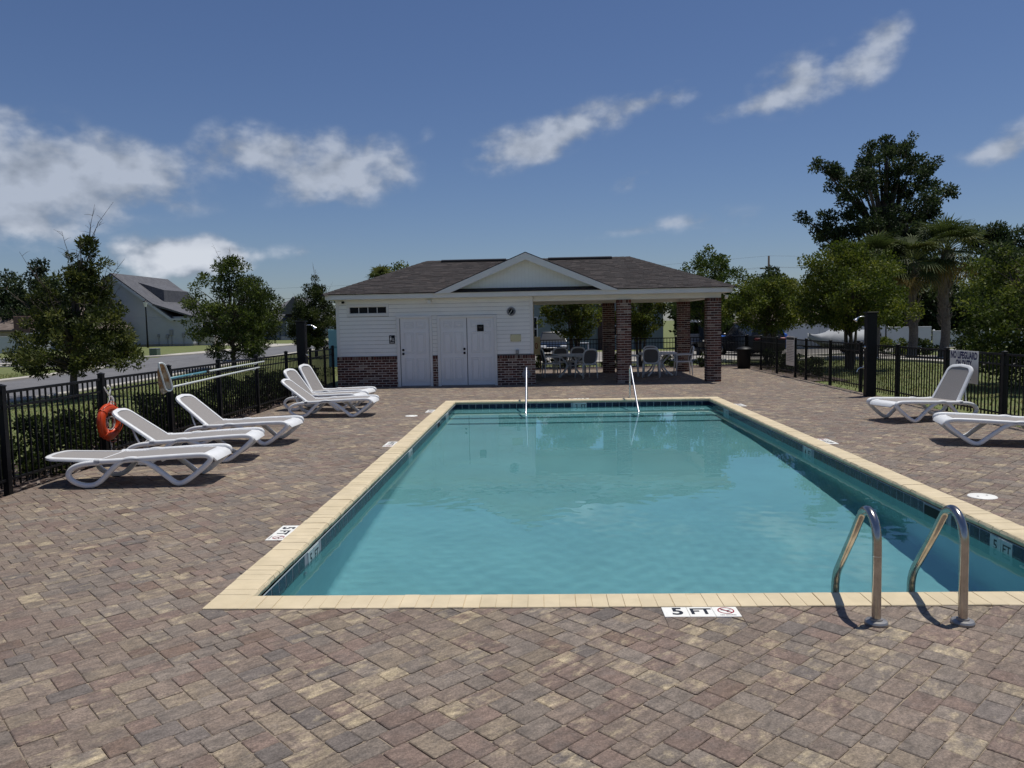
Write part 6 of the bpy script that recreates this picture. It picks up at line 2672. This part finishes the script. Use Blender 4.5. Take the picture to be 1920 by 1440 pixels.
for (x, z) in ((-.9, 7.8), (.9, 7.8), (0, 9.1)):
    b = MB()
    P = [(x - 60 * k / 10, 18 * k / 10 * .2, z - 1.6 * (1 - (1 - k / 10) ** 2) - .8 * k / 10) for k in range(11)]
    b.tube(P, .008, 4)
    b.tube([(x + 60 * k / 10, -.1 * k, z - 1.2 * (1 - (1 - k / 10) ** 2)) for k in range(11)], .008, 4)
    b.build('wire', W['black'], t)
for (x, y, w, hh, m, lab) in ((-24.8, 36.8, .16, .52, 'galv', 'slim grey green utility pedestal on the grass island'), (-24.0, 39.4, .30, .42, 'greybox', 'small pale utility box at the side street'), (-27.2, 53.4, .55, .5, 'galv', 'squat green utility box beside the street lamp')):
    t = empty('utility_box', (x, y, T(x, y)), 0, lab, 'utility box')
    b = MB()
    b.bbox((-w / 2, -w / 2, 0), (w / 2, w / 2, hh), .02)
    b.build('cabinet', W[m], t)
    b = MB()
    b.bbox((-w / 2 - .015, -w / 2 - .015, hh), (w / 2 + .015, w / 2 + .015, hh + .04), .01)
    b.build('lid', W['greybox'], t)
t = empty('blue_banner', (-6.22, 23.1, T(-6.3, 23)), 0, 'light blue upright panel beside the pool house corner', 'banner')
b = MB()
b.bbox((-.17, -.02, .55), (.17, .02, 1.68), .006)
b.build('panel', W['lightblue'], t)
b = MB()
b.box((-.13, -.0225, 1.12), (.13, -.0205, 1.17))
b.build('stripe', W['poleblue'], t)
for s_ in (-1, 1):
    b = MB()
    b.tube([(s_ * .16, .03, 0), (s_ * .16, .03, 1.7)], .015, 8)
    b.build('stake', W['greybox'], t)
t = empty('garden_bench', (2.85, 50.4, T(2.8, 50)), 0, 'white garden bench on the lawn before the green house', 'bench')
b = MB()
b.bbox((-.34, -.2, .62), (.34, .2, .68), .01)
b.build('seat', W['vinyl'], t)
for sx in (-1, 1):
    for sy in (-1, 1):
        b = MB()
        b.bbox((sx * .3 - .03, sy * .17 - .03, 0), (sx * .3 + .03, sy * .17 + .03, .62), .005)
        b.build('leg', W['vinyl'], t)


# ================================================================== vehicles
def wheel(b, x, y, z, r_=.32, w=.2):
    b.lathe([(0, -w / 2), (r_ * .62, -w / 2), (r_ * .92, -w / 2), (r_, -w * .3), (r_, w * .3), (r_ * .92, w / 2), (r_ * .62, w / 2), (0, w / 2)], 20, Matrix.Translation((x, y, z)) @ Matrix.Rotation(math.pi / 2, 4, 'X'))


def car(label, loc, rz, paint, L_=4.6, Wd=1.8, H=1.42, suv=False, group='parked vehicles behind the pavilion'):
    """car along local x, front at +x"""
    t = empty('parked_car', (loc[0], loc[1], T(*loc)), rz, label, 'car', group)
    hl, hw = L_ / 2, Wd / 2
    hood = .80 if not suv else 1.02
    # body: stations along x with half width and top height
    st = [(-hl, .72, .45, .70 if not suv else .95), (-hl + .12, .90, .30, hood + .08), (-hl + .7, .98, .22, hood + .12), (-.4, 1.0, .2, hood + .10), (hl * .35, 1.0, .2, hood + .06), (hl - .9, .98, .22, hood), (hl - .3, .93, .24, hood - .10), (hl - .04, .78, .30, hood - .20), (hl, .66, .38, hood - .30)]
    b = MB()
    for (x, k, zb, zt) in st:
        w = hw * k
        sec = [(-w * .9, zb), (-w, zb + .12), (-w, zt - .22), (-w * .93, zt - .05), (-w * .7, zt), (w * .7, zt), (w * .93, zt - .05), (w, zt - .22), (w, zb + .12), (w * .9, zb)]
        b.v += [(x, y, z) for y, z in sec]
    n = 10
    for i in range(len(st) - 1):
        for k in range(n):
            b.f.append((i * n + k, (i + 1) * n + k, (i + 1) * n + (k + 1) % n, i * n + (k + 1) % n))
    b.f.append(tuple(range(n)))
    b.f.append(tuple(range(len(st) * n - 1, (len(st) - 1) * n - 1, -1)))
    b.build('body', paint, t, True, 35)
    # greenhouse
    zb = hood + .02
    x0, x1, x2, x3 = (-hl + .25, -hl + .45, .35, hl - 1.35) if suv else (-hl + .55, -hl + 1.25, .35, hl - 1.3)
    b = MB()
    wb_, wt = hw * .90, hw * .70
    vs = [(x0, -wb_, zb), (x3, -wb_, zb), (x3, wb_, zb), (x0, wb_, zb), (x1, -wt, H - .03), (x2, -wt, H - .03), (x2, wt, H - .03), (x1, wt, H - .03)]
    b.add(vs, [(0, 1, 5, 4), (1, 2, 6, 5), (2, 3, 7, 6), (3, 0, 4, 7)])
    b.build('window_glass', W['carglass'], t)
    b = MB()
    b.bbox((x1 - .05, -wt - .02, H - .045), (x2 + .05, wt + .02, H), .02)
    for (p, q) in ((0, 4), (1, 5), (2, 6), (3, 7)):
        b.tube([vs[p], vs[q]], .035, 6)
    for s_ in (-1, 1):
        b.tube([(-.25, s_ * wb_, zb), (-.2, s_ * wt, H - .03)], .035, 6)
    b.build('roof', paint, t, True, 40)
    for sx in (-1, 1):
        for sy in (-1, 1):
            b = MB()
            wheel(b, sx * L_ * .30, sy * (hw - .10), .32)
            wo = b.build('wheel', W['tyre'], t, True, 40)
            b = MB()
            wheel(b, sx * L_ * .30, sy * (hw - .10), .32, .2, .212)
            b.build('rim', W['chrome'], wo, True, 40)
    for s_ in (-1, 1):
        b = MB()
        b.bbox((hl - .22, s_ * hw * .66 - .2, hood - .27), (hl - .015, s_ * hw * .66 + .2, hood - .15), .03)
        b.build('headlight', W['lamp_glass'], t, True, 40)
        b = MB()
        b.bbox((-hl - .01, s_ * hw * .64 - .2, hood - .18), (-hl + .1, s_ * hw * .64 + .2, hood - .06), .03)
        b.build('tail_light', W['red_ink'], t, True, 40)
        b = MB()
        b.bbox((x3 - .2, s_ * (hw + .08) - .09, zb), (x3 - .06, s_ * (hw + .08) + .09, zb + .13), .03)
        b.build('mirror', paint, t, True, 40)
    b = MB()
    b.bbox((hl - .12, -.45, hood - .42), (hl + .012, .45, hood - .31), .02)
    b.build('grille', W['black'], t)
    b = MB()
    b.bbox((hl - .06, -.6, hood - .30), (hl + .02, .6, hood - .26), .01)
    b.build('chrome_bar', W['chrome'], t)
    b = MB()
    b.box((hl + .013, -.16, hood - .56), (hl + .025, .16, hood - .46))
    b.build('number_plate', W['signwhite'], t)
    return t


W['carglass'] = mat('car_glass', (.012, .016, .022), .2, .1, 4, spec=.35)
car('dark blue sedan facing the pool beyond the pavilion', (.80, 47.6), -math.pi / 2, W['carpaint'])
car('bright blue car beyond the bin and right pillar', (12.0, 45.4), R(172), W['bluepaint'], H=1.55, suv=True)
car('black suv right of the corner pillar behind the bin', (11.0, 40.8), R(100), W['blackpaint'], 4.7, 1.9, 1.62, True)


def golf_cart():
    t = empty('golf_cart', (8.95, 42.6, T(9, 42.6)), R(-80), 'golf cart with a white roof seen between the right pillars', 'golf cart', 'parked vehicles behind the pavilion')
    b = MB()
    b.bbox((-1.1, -.55, .22), (1.15, .55, .42), .05)
    b.bbox((.55, -.55, .4), (1.15, .55, .85), .1)
    b.bbox((-1.05, -.55, .4), (-.2, .55, .62), .06)
    b.build('body', W['blackpaint'], t, True, 40)
    b = MB()
    b.bbox((-.85, -.5, .62), (-.2, .5, .76), .05)
    b.bbox((-.95, -.5, .76), (-.8, .5, 1.15), .05)
    b.build('seat', W['greybox'], t, True, 40)
    b = MB()
    b.prism([(-1.15, 1.80), (-1.1, 1.86), (-.6, 1.92), (.4, 1.92), (.85, 1.86), (.92, 1.80)], -.6, .6, 'y')
    b.build('roof', W['vinyl'], t)
    for (x, x2) in ((-1.0, -1.0), (.8, .65)):
        for s_ in (-1, 1):
            b = MB()
            b.tube([(x, s_ * .5, .6), (x2, s_ * .52, 1.82)], .02, 6)
            b.build('roof_post', W['black'], t)
    b = MB()
    b.add([(.8, -.48, .85), (.8, .48, .85), (.67, .48, 1.78), (.67, -.48, 1.78)], [(0, 1, 2, 3)])
    b.add([(.79, -.48, .85), (.79, .48, .85), (.66, .48, 1.78), (.66, -.48, 1.78)], [(3, 2, 1, 0)])
    b.build('windscreen', W['carglass'], t)
    b = MB()
    b.lathe([(.15, -.01), (.18, -.01), (.18, .01), (.15, .01)], 16, Matrix.Translation((.42, .22, 1.0)) @ Matrix.Rotation(R(50), 4, 'Y'))
    b.build('steering_wheel', W['black'], t)
    for sx in (-.75, .75):
        for sy in (-1, 1):
            b = MB()
            wheel(b, sx, sy * .5, .23, .23, .18)
            b.build('wheel', W['tyre'], t, True, 40)


golf_cart()


def boat():
    t = empty('covered_boat', (15.55, 40.2, T(16, 40)), R(-4), 'boat under a white cover on a trailer beyond the right fence', 'boat')
    t.scale = (.66, 1, 1)
    # cover over hull, bow at -x
    st = [(-2.55, .10, .86, .94), (-2.3, .30, .72, 1.0), (-1.8, .62, .60, 1.05), (-1.2, .85, .55, 1.15), (-.75, .92, .53, 1.33), (-.4, .93, .52, 1.36), (.2, .93, .52, 1.22), (1.2, .92, .52, 1.24), (2.2, .88, .54, 1.22), (2.45, .84, .6, 1.05)]
    b = MB()
    n = 0
    for (x, w, zb, zt) in st:
        sec = [(-w, zb), (-w * 1.0, zb + .25), (-w * .75, (zb + zt) / 2 + .18), (-w * .3, zt - .03), (0, zt), (w * .3, zt - .03), (w * .75, (zb + zt) / 2 + .18), (w, zb + .25), (w, zb)]
        n = len(sec)
        b.v += [(x, y, z) for y, z in sec]
    for i in range(len(st) - 1):
        for k in range(n - 1):
            b.f.append((i * n + k, i * n + k + 1, (i + 1) * n + k + 1, (i + 1) * n + k))
    b.f.append(tuple(range(n)))
    b.f.append(tuple(range(len(st) * n - 1, (len(st) - 1) * n - 1, -1)))
    b.build('cover', W['cover'], t, True, 50)
    b = MB()
    for (x, w, zb, zt) in st:
        b.v += [(x + (.25 if x < -1 else 0), -w * .92, zb + .02), (x + (.3 if x < -1 else 0), 0, zb - .34 * min(1, w)), (x + (.25 if x < -1 else 0), w * .92, zb + .02)]
    for i in range(len(st) - 1):
        for k in range(2):
            b.f.append((i * 3 + k, (i + 1) * 3 + k, (i + 1) * 3 + k + 1, i * 3 + k + 1))
    b.f.append((len(st) * 3 - 3, len(st) * 3 - 2, len(st) * 3 - 1))
    b.build('hull', W['vinyl'], t, True, 50)
    b = MB()
    for s_ in (-1, 1):
        b.tube([(-2.9, 0, .42), (-1.2, s_ * .7, .36), (2.3, s_ * .75, .36)], .05, 6)
    for x in (-1.0, 0, 1.4):
        b.tube([(x, -.75, .36), (x, .75, .36)], .045, 6)
    b.build('trailer_frame', W['black'], t)
    for s_ in (-1, 1):
        b = MB()
        wheel(b, .6, s_ * .95, .30, .30, .2)
        b.build('wheel', W['tyre'], t, True, 40)
        b = MB()
        b.prism([(.1, .42), (.2, .62), (.45, .70), (.75, .70), (1.0, .62), (1.1, .42), (1.02, .42), (.6, .6), (.18, .42)], s_ * .95 - .13, s_ * .95 + .13, 'y')
        b.build('mudguard', W['black'], t)
    b = MB()
    b.bbox((2.4, -.25, .5), (2.85, .25, 1.1), .08)
    b.bbox((2.5, -.08, .1), (2.75, .08, .5), .03)
    b.build('outboard_motor', W['black'], t)


boat()
